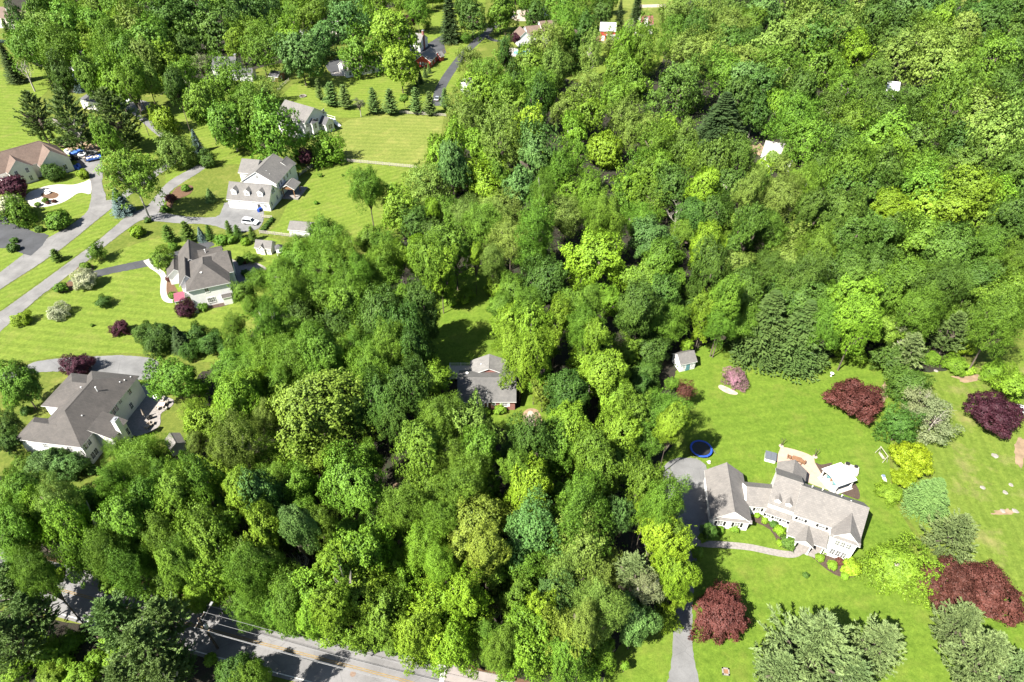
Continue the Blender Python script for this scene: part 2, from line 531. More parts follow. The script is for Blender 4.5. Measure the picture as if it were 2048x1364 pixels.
# bare earth
for i, (u, v, a, b) in enumerate([(1945, 757, 45, 8), (2040, 905, 14, 30), (2010, 1024, 30, 7), (1768, 785, 8, 22), (2040, 530, 42, 22), (1515, 300, 25, 15), (1200, 78, 30, 8)]):
    rng = random.Random(40+i)
    pts = []
    for k in range(14):
        t = 2*math.pi*k/14
        r = rng.uniform(.55, 1.15)
        pts.append((u+a*r*math.cos(t), v+b*r*math.sin(t)))
    sheet('bare_earth', pts, .052+.002*i, M_EARTH, 3, .15, 50+i)
sheet('bare_earth', [(1045, 835), (1052, 820), (1072, 818), (1082, 834), (1084, 856), (1072, 870), (1055, 860)], .06, M_EARTH, 4, .12, 61)
sheet('gravel_patch', [(1053, 828), (1062, 822), (1070, 832), (1068, 855), (1062, 862), (1054, 848)], .066, M_PALEEARTH, 4, .1, 62)
sheet('bare_earth', [(118, 282), (160, 275), (200, 285), (205, 300), (175, 305), (130, 298)], .05, M_EARTH, 4, .2, 63)
sheet('creek_bed', [(785, 985), (795, 955), (812, 940), (805, 985), (815, 1040), (800, 1090), (785, 1050)], .05, M_EARTH, 4, .2, 64)

# the two-lane road
ra = Vector(un(405, 1256))
ang = math.radians(-13.6)
dv = Vector((math.cos(ang), math.sin(ang)))
nv = Vector((-dv.y, dv.x))
cl = [ra+dv*s+nv*b for s, b in ((-140, 6.0), (-90, 2.6), (-45, .5), (0, 0), (20, 0), (45, -.2), (120, -2))]
cl = [(p.x, p.y) for p in cl]
strip('road', cl, 8.2, .06, M_ROAD, 10, True)
strip('yellow_line', cl, .13, .066, M_YELLOW, 10, True, .14)
strip('yellow_line', cl, .13, .066, M_YELLOW, 10, True, -.14)
strip('white_line', cl, .15, .066, M_WHITELINE, 10, True, 3.55)
strip('white_line', cl, .15, .066, M_WHITELINE, 10, True, -3.55)
strip('road_shoulder', cl, .9, .045, M_MULCHR, 10, True, 4.3)
sheet('drive_apron', [(892, 1331), (1002, 1350), (1000, 1440), (872, 1440)], .07, M_APRON, 1)
sheet('white_line', [(884, 1330), (893, 1331), (882, 1400), (872, 1400)], .074, M_WHITELINE, 1)

# residential streets and drives
sheet('street', [(-80, 600), (0, 545), (74, 489), (138, 453), (168, 430), (178, 415), (183, 389), (180, 360), (176, 335), (200, 325), (203, 345), (205, 370), (211, 388), (222, 400), (300, 348), (340, 322), (352, 326), (318, 350), (222, 418), (121, 499), (0, 579), (-80, 632)], .06, M_STREET, 3)
sheet('street', [(-80, 680), (0, 624), (26, 606), (174, 498), (223, 459), (259, 428), (295, 412), (328, 372), (352, 354), (385, 336), (410, 322), (418, 328), (400, 344), (366, 365), (340, 385), (322, 420), (294, 437), (272, 446), (221, 484), (180, 518), (110, 571), (72, 600), (0, 664), (-80, 730)], .065, M_STREET, 3)
sheet('driveway', [(318, 425), (370, 433), (432, 434), (445, 416), (456, 404), (520, 408), (527, 434), (520, 455), (497, 463), (466, 464), (430, 452), (400, 448), (360, 447), (318, 443), (300, 440)], .07, M_DRIVE, 3)
sheet('driveway', [(118, 580), (150, 553), (175, 545), (240, 530), (298, 518), (345, 506), (405, 484), (430, 490), (380, 512), (330, 526), (298, 533), (230, 546), (190, 556), (150, 566)], .07, M_DRIVEB, 2)
sheet('driveway', [(-60, 440), (0, 444), (18, 440), (45, 453), (72, 466), (98, 471), (62, 512), (22, 497), (-60, 490)], .07, M_DRIVEB, 2)
sheet('driveway', [(-80, 770), (20, 742), (48, 733), (75, 723), (130, 716), (190, 713), (250, 711), (308, 718), (318, 735), (313, 754), (282, 760), (200, 748), (120, 743), (60, 748), (20, 762), (-80, 800)], .07, M_DRIVE, 3)
Z7 = lambda x, y: (x/8.526, 270+y/8.526)
sheet('circular_drive', [Z7(*p) for p in [(430, 1100), (500, 1200), (650, 1235), (850, 1215), (1050, 1160), (1200, 1080), (1300, 1010), (1400, 985), (1550, 1000), (1540, 770), (1440, 800), (1250, 850), (1000, 845), (800, 870), (650, 920), (520, 970), (440, 1040)]], .075, M_CONC, 3)
sheet('flower_bed', [Z7(850+150*math.cos(t), 1030+62*math.sin(t)) for t in [2*math.pi*k/12 for k in range(12)]], .10, M_MULCHR, 3, .08, 65)
sheet('driveway', [(176, 350), (150, 318), (138, 300), (175, 300), (200, 306), (205, 360)], .055, M_DRIVE, 2)
sheet('driveway', [(235, 205), (262, 198), (300, 205), (298, 215), (275, 228), (300, 240), (330, 270), (320, 275), (285, 245), (262, 225)], .06, M_DRIVE, 2)
strip('far_driveway', [(872, 212), (880, 180), (893, 155), (912, 128), (930, 105), (948, 88), (970, 68), (995, 48), (1030, 28)], 4.4, .07, M_DRIVEB)
sheet('far_driveway', [(820, 102), (840, 95), (860, 85), (885, 70), (900, 72), (905, 84), (888, 88), (892, 105), (880, 112), (850, 118), (825, 112)], .065, M_DRIVEB, 2)
strip('far_driveway', [(970, 70), (985, 80), (1005, 82)], 3.0, .072, M_DRIVEB)
sheet('gravel_lot', [(1024, 24), (1050, 20), (1062, 36), (1055, 42), (1028, 40)], .06, M_PALEEARTH, 3)
sheet('gravel_lot', [(650, 130), (672, 118), (690, 118), (690, 140), (668, 150)], .055, M_DRIVEB, 2)
sheet('patio', [(660, 146), (700, 142), (705, 152), (665, 152)], .08, M_CONC, 1)
# the drive of the house in front
sheet('driveway', [(1325, 1420), (1335, 1364), (1345, 1310), (1346, 1255), (1355, 1190), (1355, 1110), (1335, 1040), (1328, 980), (1330, 930), (1370, 915), (1412, 930), (1416, 985), (1425, 1052), (1405, 1090), (1392, 1130), (1386, 1190), (1384, 1250), (1386, 1300), (1397, 1364), (1402, 1420)], .06, M_DRIVE, 3)
strip('garden_path', [(1385, 1083), (1410, 1088), (1450, 1090), (1500, 1095), (1548, 1105), (1582, 1109), (1600, 1102), (1610, 1088)], 1.35, .075, M_FLAG)
ZM = lambda x, y: (1540+x/5.4545, 880+y/5.4545)
sheet('patio', [ZM(*p) for p in [(105, 110), (140, 80), (300, 115), (460, 180), (490, 250), (530, 320), (580, 400), (700, 565), (640, 550), (420, 470), (300, 400), (80, 260)]], .08, M_PATIO, 3)
sheet('flower_bed', [ZM(*p) for p in [(490, 250), (560, 270), (680, 250), (640, 300), (570, 390), (520, 320)]], .07, M_MULCH, 3)
sheet('flower_bed', [ZM(*p) for p in [(720, 560), (800, 520), (900, 460), (950, 510), (980, 600), (960, 650), (860, 615)]], .072, M_MULCH, 3)
# patio and beds of the white house with the chimney
Z1 = lambda x, y: (30+x/5.456, 690+y/5.456)
sheet('patio', [Z1(*p) for p in [(1400, 420), (1500, 480), (1640, 560), (1730, 600), (1720, 660), (1650, 710), (1590, 760), (1580, 880), (1450, 960), (1290, 990), (1180, 850), (1250, 700)]], .08, M_FLAG, 3)
Z2 = lambda x, y: (300+x/7.577, 470+y/7.577)
strip('garden_path', [Z2(*p) for p in [(-60, 380), (30, 480), (150, 560), (210, 640), (205, 760), (205, 880), (240, 970), (320, 1005), (430, 985), (500, 920)]], 1.5, .08, M_CONC)
sheet('flower_bed', [Z2(*p) for p in [(235, 640), (330, 700), (430, 880), (420, 980), (300, 985), (230, 900), (225, 760)]], .07, M_MULCHR, 3)
sheet('flower_bed', [Z2(*p) for p in [(640, 1090), (800, 1090), (960, 1110), (1190, 1060), (1180, 1010), (700, 1060)]], .07, M_MULCH, 2)
sheet('patio', [Z2(*p) for p in [(1230, 370), (1320, 400), (1600, 420), (1760, 500), (1720, 560), (1590, 700), (1480, 760), (1330, 740), (1250, 560)]], .08, M_FLAG, 3)
sheet('flower_bed', [(330, 412), (345, 385), (360, 372), (385, 372), (380, 388), (350, 402), (340, 422), (318, 420)], .07, M_MULCHR, 3)
sheet('flower_bed', [(108, 580), (125, 570), (145, 562), (160, 568), (150, 578), (125, 585)], .075, M_MULCHR, 3)
sheet('flower_bed', [(152, 540), (165, 530), (185, 530), (186, 542), (165, 545)], .075, M_MULCHR, 3)
sheet('flower_bed', [(1440, 770), (1455, 775), (1475, 786), (1470, 790), (1452, 786), (1437, 776)], .075, M_PALEEARTH, 3)
sheet('flower_bed', [(1500, 1035), (1530, 1035), (1560, 1060), (1578, 1095), (1560, 1092), (1540, 1060), (1505, 1042)], .065, M_MULCH, 3)
sheet('flower_bed', [(1610, 1100), (1640, 1098), (1690, 1120), (1720, 1140), (1705, 1155), (1670, 1150), (1630, 1120)], .065, M_MULCH, 3)
sheet('pool_deck', [(1012, 112), (1020, 96), (1075, 98), (1080, 106), (1070, 116)], .06, M_CONC, 1)
sheet('pool_water', [(1028, 108), (1033, 101), (1062, 102), (1060, 110)], .07, M_POOL, 2)
# ------------------------------------------------------------------ foliage
def leafmat(name, a, b, trans=.13, var=.14, spec=.25):
    m, nt, p = newmat(name)
    at = N(nt, 'ShaderNodeAttribute')
    at.attribute_name = 'tint'
    oi = N(nt, 'ShaderNodeObjectInfo')
    n1 = noise(nt, coords(nt), .28, 3, .6)
    mx_n = N(nt, 'ShaderNodeMath', operation='MULTIPLY_ADD')
    nt.links.new(n1, mx_n.inputs[0])
    mx_n.inputs[1].default_value = .9
    mx_n.inputs[2].default_value = -.45
    sm = N(nt, 'ShaderNodeMath', operation='ADD', use_clamp=True)
    nt.links.new(at.outputs['Fac'], sm.inputs[0])
    nt.links.new(mx_n.outputs[0], sm.inputs[1])
    c = ramp(nt, sm.outputs[0], [(.0, a), (1.0, b)])
    hs = N(nt, 'ShaderNodeHueSaturation')
    nt.links.new(c, hs.inputs['Color'])
    mr = N(nt, 'ShaderNodeMapRange')
    mr.inputs['To Min'].default_value = .5-.011
    mr.inputs['To Max'].default_value = .5+.011
    nt.links.new(oi.outputs['Random'], mr.inputs[0])
    nt.links.new(mr.outputs[0], hs.inputs['Hue'])
    wn = N(nt, 'ShaderNodeTexWhiteNoise', noise_dimensions='1D')
    nt.links.new(oi.outputs['Random'], wn.inputs['W'])
    mr2 = N(nt, 'ShaderNodeMapRange')
    mr2.inputs['To Min'].default_value = 1-var
    mr2.inputs['To Max'].default_value = 1+var
    nt.links.new(wn.outputs['Value'], mr2.inputs[0])
    nt.links.new(mr2.outputs[0], hs.inputs['Value'])
    nt.links.new(hs.outputs[0], p.inputs['Base Color'])
    p.inputs['Roughness'].default_value = .6
    p.inputs['Specular IOR Level'].default_value = spec
    tr = N(nt, 'ShaderNodeBsdfTranslucent')
    tc = mixc(nt, 1.0, hs.outputs[0], (1.25, 1.3, .6), 'MULTIPLY')
    nt.links.new(tc, tr.inputs[0])
    mx = N(nt, 'ShaderNodeMixShader')
    mx.inputs[0].default_value = trans
    out = nt.nodes['Material Output']
    nt.links.new(p.outputs[0], mx.inputs[1])
    nt.links.new(tr.outputs[0], mx.inputs[2])
    nt.links.new(mx.outputs[0], out.inputs[0])
    return m

LEAF = {
    'mg': leafmat('leaf_mid_green', (.046, .104, .009), (.155, .278, .026)),
    'mk': leafmat('leaf_dimmed_green', (.032, .074, .009), (.105, .190, .024)),  # mid green darkened: the upper-right wood's dimmer look put into colour
    'mb': leafmat('leaf_bright_green', (.076, .155, .010), (.212, .350, .027)),
    'ye': leafmat('leaf_yellow_green', (.090, .172, .009), (.245, .385, .024)),
    'ld': leafmat('leaf_dark_green', (.027, .070, .010), (.090, .175, .024)),
    'bg': leafmat('leaf_blue_green', (.045, .112, .024), (.128, .245, .056)),
    'lo': leafmat('leaf_locust', (.056, .128, .011), (.160, .290, .026)),
    'wl': leafmat('leaf_pale_olive', (.080, .138, .020), (.205, .300, .050)),
    'ol': leafmat('leaf_olive', (.075, .120, .013), (.215, .295, .036)),
    'cp': leafmat('leaf_copper', (.050, .018, .013), (.135, .050, .036), .18),
    'pu': leafmat('leaf_purple', (.035, .011, .020), (.080, .022, .036), .18),
    'sp': leafmat('needle_spruce', (.026, .055, .018), (.075, .118, .036), .12),
    'sn': leafmat('needle_norway_spruce', (.038, .080, .018), (.112, .172, .042), .12),
    'wp': leafmat('needle_pine', (.080, .135, .045), (.205, .275, .098), .15),
    'wd': leafmat('needle_dark_pine', (.058, .112, .028), (.165, .255, .070), .15),
    'bs': leafmat('needle_blue', (.070, .120, .110), (.140, .200, .190), .1),
    'ar': leafmat('needle_arborvitae', (.051, .109, .015), (.102, .179, .028), .15),
    'gd': leafmat('leaf_golden', (.125, .195, .006), (.250, .335, .014)),
    'fw': leafmat('white_blossom', (.144, .198, .072), (.495, .504, .342), .2),
    'fp': leafmat('pink_blossom', (.104, .112, .048), (.416, .192, .288), .2),
    'hb': leafmat('leaf_sparse_grey', (.115, .154, .064), (.218, .243, .115), .25),
}

def leafmesh(name, C, Nn, L, W, rng, tint):
    n = len(C)
    C = np.asarray(C)
    Nn = Nn/np.maximum(np.linalg.norm(Nn, axis=1, keepdims=True), 1e-6)
    t = rng.normal(size=(n, 3))
    t -= Nn*np.sum(t*Nn, axis=1, keepdims=True)
    t /= np.maximum(np.linalg.norm(t, axis=1, keepdims=True), 1e-6)
    return _leaves(name, C, Nn, t, L, W, tint)

def _leaves(name, C, Nn, t, L, W, tint):
    n = len(C)
    b = np.cross(Nn, t)
    L = np.broadcast_to(np.asarray(L, float).reshape(-1, 1), (n, 1))
    W = np.broadcast_to(np.asarray(W, float).reshape(-1, 1), (n, 1))
    V = np.empty((n, 4, 3))
    V[:, 0] = C-t*L*.5
    V[:, 1] = C+b*W*.5+Nn*L*.12
    V[:, 2] = C+t*L*.5
    V[:, 3] = C-b*W*.5+Nn*L*.12
    me = bpy.data.meshes.new(name)
    me.vertices.add(n*4)
    me.vertices.foreach_set('co', V.reshape(-1))
    me.loops.add(n*4)
    me.loops.foreach_set('vertex_index', np.arange(n*4, dtype=np.int32))
    me.polygons.add(n)
    me.polygons.foreach_set('loop_start', np.arange(0, n*4, 4, dtype=np.int32))
    me.update(calc_edges=True)
    at = me.attributes.new('tint', 'FLOAT', 'FACE')
    at.data.foreach_set('value', np.clip(tint, 0, 1).astype(np.float32))
    me.materials.append(LEAF['mg'])
    return me

def sph(n, rng, zmin=-1.0):
    z = rng.uniform(zmin, 1, n)
    p = rng.uniform(0, 2*math.pi, n)
    r = np.sqrt(1-z*z)
    return np.stack([r*np.cos(p), r*np.sin(p), z], 1)

def crown_broad(name, seed, vr=.85, nl=24, sub=40, per=15, leaf=.42, lobe=(.2, .42), lflat=.85, sr=(.075, .13), aspect=.62, rad=.66, keep=1.0, zmin=-.85):
    """crown of radius 6 round the origin, made of limbs' lobes, twig clumps and leaves"""
    R = 6.0
    rng = np.random.default_rng(seed)
    d = sph(nl, rng, zmin)
    cen = d*np.array([1, 1, vr])*R*rad*rng.uniform(.62, 1.2, (nl, 1))
    rl = R*rng.uniform(lobe[0], lobe[1], nl)
    cen = np.vstack([cen, [[0, 0, .12*R*vr]]])
    rl = np.append(rl, R*.46)
    C, NN, T = [], [], []
    rm = R*sum(lobe)/2
    for i in range(len(cen)):
        k = int(sub*(rl[i]/rm)**2)
        dd = sph(k, rng, -.75)
        pos = cen[i]+dd*np.array([1, 1, lflat])*rl[i]*rng.uniform(.72, 1.16, (k, 1))
        ok = np.ones(k, bool)
        for j in range(len(cen)):
            if j != i:
                q = (pos-cen[j])/np.array([1, 1, lflat])
                ok &= np.linalg.norm(q, axis=1) > rl[j]*.82
        ok &= rng.uniform(0, 1, k) < keep
        dd, pos = dd[ok], pos[ok]
        k = len(pos)
        if k == 0:
            continue
        rs = R*rng.uniform(sr[0], sr[1], k)
        m = per
        off = rng.normal(size=(k, m, 3))
        off /= np.linalg.norm(off, axis=2, keepdims=True)
        off *= rng.uniform(.25, 1, (k, m, 1))**.5*np.where(rng.uniform(0, 1, (k, m, 1)) < .15, 1.7, 1.0)
        c = pos[:, None, :]+off*rs[:, None, None]*np.array([1, 1, .75])
        nn = .65*dd[:, None, :]+.45*off+.30*rng.normal(size=(k, m, 3))+np.array([0, 0, .22])
        tt = .55*rng.uniform(0, 1, (k, 1))+.45*rng.uniform(0, 1, (k, m))
        C.append(c.reshape(-1, 3))
        NN.append(nn.reshape(-1, 3))
        T.append(tt.reshape(-1))
    C, NN, T = np.vstack(C), np.vstack(NN), np.concatenate(T)
    L = leaf*rng.uniform(.7, 1.3, len(C))
    return leafmesh(name, C, NN, L, L*aspect, rng, T)

def crown_dome(name, seed, vr=.85, nclump=2600, per=9, leaf=.34, amp=.20, fine=.10, sr=(.03, .07), layer=0.0, inner=.25, asp=.6, wild=.30):
    """irregular full crown of radius 6: leafy twigs on a broken, fuller-below dome"""
    R = 6.0
    rng = np.random.default_rng(seed)
    def field(d, freq, n):
        out = np.zeros(len(d))
        for _ in range(n):
            kx = rng.normal(size=3)*freq
            out += np.cos(d@kx+rng.uniform(0, 6.28))
        return out/math.sqrt(n/2)
    z = rng.uniform(-.92, 1, nclump)
    p = rng.uniform(0, 2*math.pi, nclump)
    q = np.where(z > 0, 2.0, 3.6)
    rho = np.sqrt(np.maximum(0, 1-np.abs(z)**q))
    d = np.stack([rho*np.cos(p), rho*np.sin(p), z], 1)
    f1 = field(d, 2.6, 7)
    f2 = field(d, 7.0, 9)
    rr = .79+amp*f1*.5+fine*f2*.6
    if layer:
        rr += layer*np.cos(z*13+2.2*f1)
    ok = (f2 > -1.05+.15*rng.normal(size=nclump)) | (rng.uniform(size=nclump) < .35)
    shell = np.where(rng.uniform(size=nclump) < inner, rng.uniform(.55, .9, nclump), rng.uniform(.93, 1.07, nclump))
    pos = d*(rr*shell)[:, None]*R*np.array([1, 1, vr])
    out = d/np.maximum(np.linalg.norm(d, axis=1, keepdims=True), 1e-6)
    pos, out, f2 = pos[ok], out[ok], f2[ok]
    k = len(pos)
    rs = R*rng.uniform(sr[0], sr[1], k)
    tip = out+.5*rng.normal(size=(k, 3))
    tip /= np.linalg.norm(tip, axis=1, keepdims=True)
    off = rng.normal(size=(k, per, 3))*.55+tip[:, None, :]*rng.uniform(-.9, .9, (k, per, 1))
    C = pos[:, None, :]+off*rs[:, None, None]*np.array([1, 1, .8])
    NN = .62*out[:, None, :]+.30*off+wild*rng.normal(size=(k, per, 3))+np.array([0, 0, .28])
    T = np.clip(.30*rng.uniform(0, 1, (k, 1))+.45*rng.uniform(0, 1, (k, per))+.13*(f2[:, None]+1), 0, 1)  # crown hollows tinted darker, bumps lighter: shade put into the leaf colour
    C, NN, T = C.reshape(-1, 3), NN.reshape(-1, 3), T.reshape(-1)
    L = leaf*rng.uniform(.65, 1.35, len(C))
    return leafmesh(name, C, NN, L, L*asp, rng, T)

def crown_feather(name, seed, vr=.8, nl=30, per=330, leaf=.34, flat=.42, keep=1.0):
    """open, layered locust-like crown: flat plates of fine leaflets"""
    R = 6.0
    rng = np.random.default_rng(seed)
    d = sph(nl, rng, -.8)
    cen = d*np.array([1, 1, vr])*R*rng.uniform(.35, .82, (nl, 1))
    rl = R*rng.uniform(.22, .38, nl)
    C, NN, T = [], [], []
    for i in range(nl):
        k = int(per*(rl[i]/(R*.3))**2)
        o = sph(k, rng, -.35)
        rr = rng.uniform(.45, 1.05, (k, 1))
        lump = .8+.3*np.sin(o[:, :1]*7+seed)*np.cos(o[:, 1:2]*6+i)
        off = o*rr*lump*rl[i]*np.array([1, 1, flat])
        off[:, 2] -= .12*np.sum(off[:, :2]**2, axis=1)/rl[i]
        C.append(cen[i]+off)
        NN.append(o*np.array([.5, .5, .6])+np.array([0, 0, .55])+.42*rng.normal(size=(k, 3)))
        T.append(.35*rng.uniform(0, 1)+.25*rr[:, 0]+.4*rng.uniform(0, 1, k))
    C, NN, T = np.vstack(C), np.vstack(NN), np.concatenate(T)
    L = leaf*rng.uniform(.7, 1.4, len(C))
    return leafmesh(name, C, NN, L, L*.5, rng, T)

def crown_conifer(name, seed, levels=26, nb=9, steps=10, taper=.85, droop=.25, leaf=.5, wid=.22, rise=0.0, irregular=.15, zb=.05):
    """cone of whorled branches: height 1..14 m above base, radius 3.5"""
    Ht, R = 14.0, 3.5
    rng = np.random.default_rng(seed)
    C, NN, TT, L, T = [], [], [], [], []
    for l in range(levels):
        t = l/levels
        z0 = Ht*(zb+(1-zb)*t)
        rad = R*((1-t)**taper)+.12
        n = max(4, int(nb*(1-t*.55)))
        ph = rng.uniform(0, 6.28)
        for k in range(n):
            a = ph+2*math.pi*k/n+rng.uniform(-.25, .25)
            ln = rad*rng.uniform(1-irregular*1.6, 1+irregular)
            u = np.array([math.cos(a), math.sin(a), 0])
            s = np.array([-u[1], u[0], 0])
            dz = -droop*rng.uniform(.7, 1.3)+rise
            bt = rng.uniform(0, 1)
            for j in range(steps):
                f = (j+.6)/steps
                p = np.array([0, 0, z0])+u*ln*f+np.array([0, 0, dz*ln*f+.10*ln*f*f])
                w = .30*ln*(1-.75*f)+.12
                for sd_ in (-1, 1, 0):
                    dirv = u*.75+s*sd_*.75+np.array([0, 0, rng.uniform(-.25, .3)])
                    dirv = dirv/np.linalg.norm(dirv)
                    q = p+s*sd_*w*rng.uniform(.35, 1.0)
                    nn = np.array([0, 0, 1.0])+.35*u+.35*rng.normal(size=3)
                    nn -= dirv*np.dot(nn, dirv)
                    C.append(q); NN.append(nn/np.linalg.norm(nn)); TT.append(dirv)
                    L.append(leaf*rng.uniform(.75, 1.3)*(1.0 if f < .85 else .8))
                    T.append(.3*bt+.35*f+.35*rng.uniform(0, 1))
    C, NN, TT, L, T = map(np.array, (C, NN, TT, L, T))
    return _leaves(name, C, NN, TT, L, L*wid/leaf*1.0, T)

def crown_pine(name, seed, levels=11, nb=7, nbl=9, per=20, leaf=.55):
    """open white pine: radius 6, centre at 0, tall 14, plumed branches"""
    rng = np.random.default_rng(seed)
    R, Ht = 6.0, 13.0
    C, NN, TT, L, T = [], [], [], [], []
    for l in range(levels):
        t = l/(levels-1)
        z0 = -.5*Ht+Ht*t
        rad = R*(1-t**1.7)*(.72+.28*min(1, t*3))+.5
        n = max(4, int(nb*(1.15-.5*t)))
        ph = rng.uniform(0, 6.28)
        for k in range(n):
            a = ph+2*math.pi*k/n+rng.uniform(-.35, .35)
            ln = rad*rng.uniform(.62, 1.12)
            u = np.array([math.cos(a), math.sin(a), 0.0])
            s = np.array([-u[1], u[0], 0])
            up = rng.uniform(.0, .3)+.35*t
            for j in range(nbl):
                f = .25+.75*(j+rng.uniform(.2, .8))/nbl
                side = rng.uniform(-1, 1)*(.42*ln*(1.1-f)+.25)
                p = np.array([0, 0, z0])+u*ln*f+s*side+np.array([0, 0, up*ln*f*f+rng.uniform(-.2, .2)])
                axis = u*.8+s*side*.5+np.array([0, 0, .45])+.25*rng.normal(size=3)
                axis /= np.linalg.norm(axis)
                bt = rng.uniform(0, 1)
                m = per
                dirs = axis*1.0+.42*rng.normal(size=(m, 3))
                dirs /= np.linalg.norm(dirs, axis=1, keepdims=True)
                along = rng.uniform(-.6, .6, (m, 1))
                c = p+axis*along+dirs*leaf*.35
                nn = rng.normal(size=(m, 3))+np.array([0, 0, .9])
                nn -= dirs*np.sum(nn*dirs, axis=1, keepdims=True)
                nn /= np.maximum(np.linalg.norm(nn, axis=1, keepdims=True), 1e-5)
                C.append(c); NN.append(nn); TT.append(dirs)
                L.append(leaf*rng.uniform(.7, 1.3, m)); T.append(.3*bt+.3*f+.2*(along[:, 0]+.6)/1.2+.2*rng.uniform(0, 1, m))
    C, NN, TT = np.vstack(C), np.vstack(NN), np.vstack(TT)
    L, T = np.concatenate(L), np.concatenate(T)
    return _leaves(name, C, NN, TT, L, L*.24, T)

def branches(mb, p, d, ln, r, depth, rng, n=6):
    """bare limb with side twigs"""
    pts, rad = [Vector(p)], [r]
    q = Vector(p)
    dd = Vector(d).normalized()
    k = 4
    for i in range(k):
        dd = (dd+Vector((rng.uniform(-.22, .22), rng.uniform(-.22, .22), rng.uniform(-.08, .2)))).normalized()
        q = q+dd*ln/k
        pts.append(q.copy())
        rad.append(r*(1-.75*(i+1)/k))
    mb.tube(pts, rad, n if depth > 1 else 4, 0, False)
    if depth > 0:
        for i in range(rng.randint(3, 4)):
            j = rng.randint(1, k)
            a = rng.uniform(0, 6.28)
            side = Vector((math.cos(a), math.sin(a), rng.uniform(.1, .8)))
            branches(mb, pts[j], (dd*.6+side*.9), ln*rng.uniform(.4, .65), max(rad[j]*.75, .03), depth-1, rng, n)

def trunk_mesh(seed, mat):
    """trunk of unit height (z 0..1 = crown centre) in a crown of radius 6"""
    rng = random.Random(seed)
    mb = MB()
    bx, by = rng.uniform(-.5, .5), rng.uniform(-.5, .5)
    mb.tube([(0, 0, -.01), (0, 0, .06), (bx*.4, by*.4, .45), (bx, by, .8), (bx*.6, by*.6, 1.15)], [.30, .22, .18, .14, .06], 7)
    for k in range(6):
        a = 2*math.pi*k/6+rng.uniform(-.4, .4)
        z = rng.uniform(.5, .85)
        r = rng.uniform(2.6, 4.4)
        mb.tube([(bx*z, by*z, z), (bx+r*.45*math.cos(a), by+r*.45*math.sin(a), z+.12), (bx+r*math.cos(a+.1), by+r*math.sin(a+.1), z+rng.uniform(.2, .4))], [.12, .08, .03], 5)
    return mb.mesh('trunk', mat, smooth=True)

def dead_mesh(seed, mat):
    rng = random.Random(seed)
    mb = MB()
    mb.tube([(0, 0, -.2), (.1, 0, 4), (.3, .2, 8)], [.32, .26, .16], 7, 0, False)
    for k in range(6):
        a = rng.uniform(0, 6.28)
        branches(mb, (.1+.02*k, .03*k, 4+.7*k), (math.cos(a)*.8, math.sin(a)*.8, .9), rng.uniform(3, 4.8), .15, 2, rng)
    return mb.mesh('trunk', mat, smooth=True)

P = {}
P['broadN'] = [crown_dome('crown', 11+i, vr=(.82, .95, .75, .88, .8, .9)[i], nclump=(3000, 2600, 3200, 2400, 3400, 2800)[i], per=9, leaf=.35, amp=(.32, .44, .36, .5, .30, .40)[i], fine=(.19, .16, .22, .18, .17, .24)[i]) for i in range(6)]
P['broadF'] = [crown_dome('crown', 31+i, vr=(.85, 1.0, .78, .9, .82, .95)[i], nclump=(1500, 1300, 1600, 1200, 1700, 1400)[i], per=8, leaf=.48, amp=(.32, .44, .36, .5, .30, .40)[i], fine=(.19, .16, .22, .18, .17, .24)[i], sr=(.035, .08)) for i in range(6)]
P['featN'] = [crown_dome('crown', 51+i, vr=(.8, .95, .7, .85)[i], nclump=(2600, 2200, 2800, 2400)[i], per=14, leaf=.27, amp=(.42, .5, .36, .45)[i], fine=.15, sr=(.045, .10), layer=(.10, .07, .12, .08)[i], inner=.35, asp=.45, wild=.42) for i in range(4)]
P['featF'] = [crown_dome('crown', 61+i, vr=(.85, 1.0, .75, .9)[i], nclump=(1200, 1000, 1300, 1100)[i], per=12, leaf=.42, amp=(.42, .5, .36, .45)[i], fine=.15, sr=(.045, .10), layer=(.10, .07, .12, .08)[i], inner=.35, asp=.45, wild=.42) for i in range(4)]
P['flat'] = [crown_broad('crown', 71+i, vr=.55, nl=34, sub=52, per=15, leaf=.36, lflat=.42, lobe=(.2, .34), sr=(.06, .1), rad=.72, zmin=-.25) for i in range(2)]
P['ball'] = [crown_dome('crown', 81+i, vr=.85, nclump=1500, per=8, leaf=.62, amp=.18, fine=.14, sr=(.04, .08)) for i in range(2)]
P['sparse'] = [crown_feather('crown', 91+i, vr=.8, nl=30, per=190, leaf=.36, flat=.5) for i in range(2)]
P['spruce'] = [crown_conifer('crown', 101+i, levels=30, nb=13, steps=11, droop=(.28, .18)[i], leaf=.52) for i in range(2)]
P['column'] = [crown_conifer('crown', 111+i, levels=22, nb=11, steps=7, taper=(.5, .62)[i], droop=-.5, leaf=.7, wid=.34, irregular=.3) for i in range(2)]
P['pineN'] = [crown_pine('crown', 121+i, levels=11, nb=9, nbl=9, per=30, leaf=.62) for i in range(2)]
P['pineF'] = [crown_pine('crown', 131+i, levels=11, nb=7, nbl=8, per=13, leaf=.8) for i in range(2)]
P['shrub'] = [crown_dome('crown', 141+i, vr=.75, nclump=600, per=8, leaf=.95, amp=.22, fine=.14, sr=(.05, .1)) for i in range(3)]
TRUNKS = [trunk_mesh(200+i, M_BARK) for i in range(4)]
TRUNKP = [trunk_mesh(210+i, M_BARKPALE) for i in range(2)]
DEADS = [dead_mesh(220+i, M_BARKPALE) for i in range(3)]

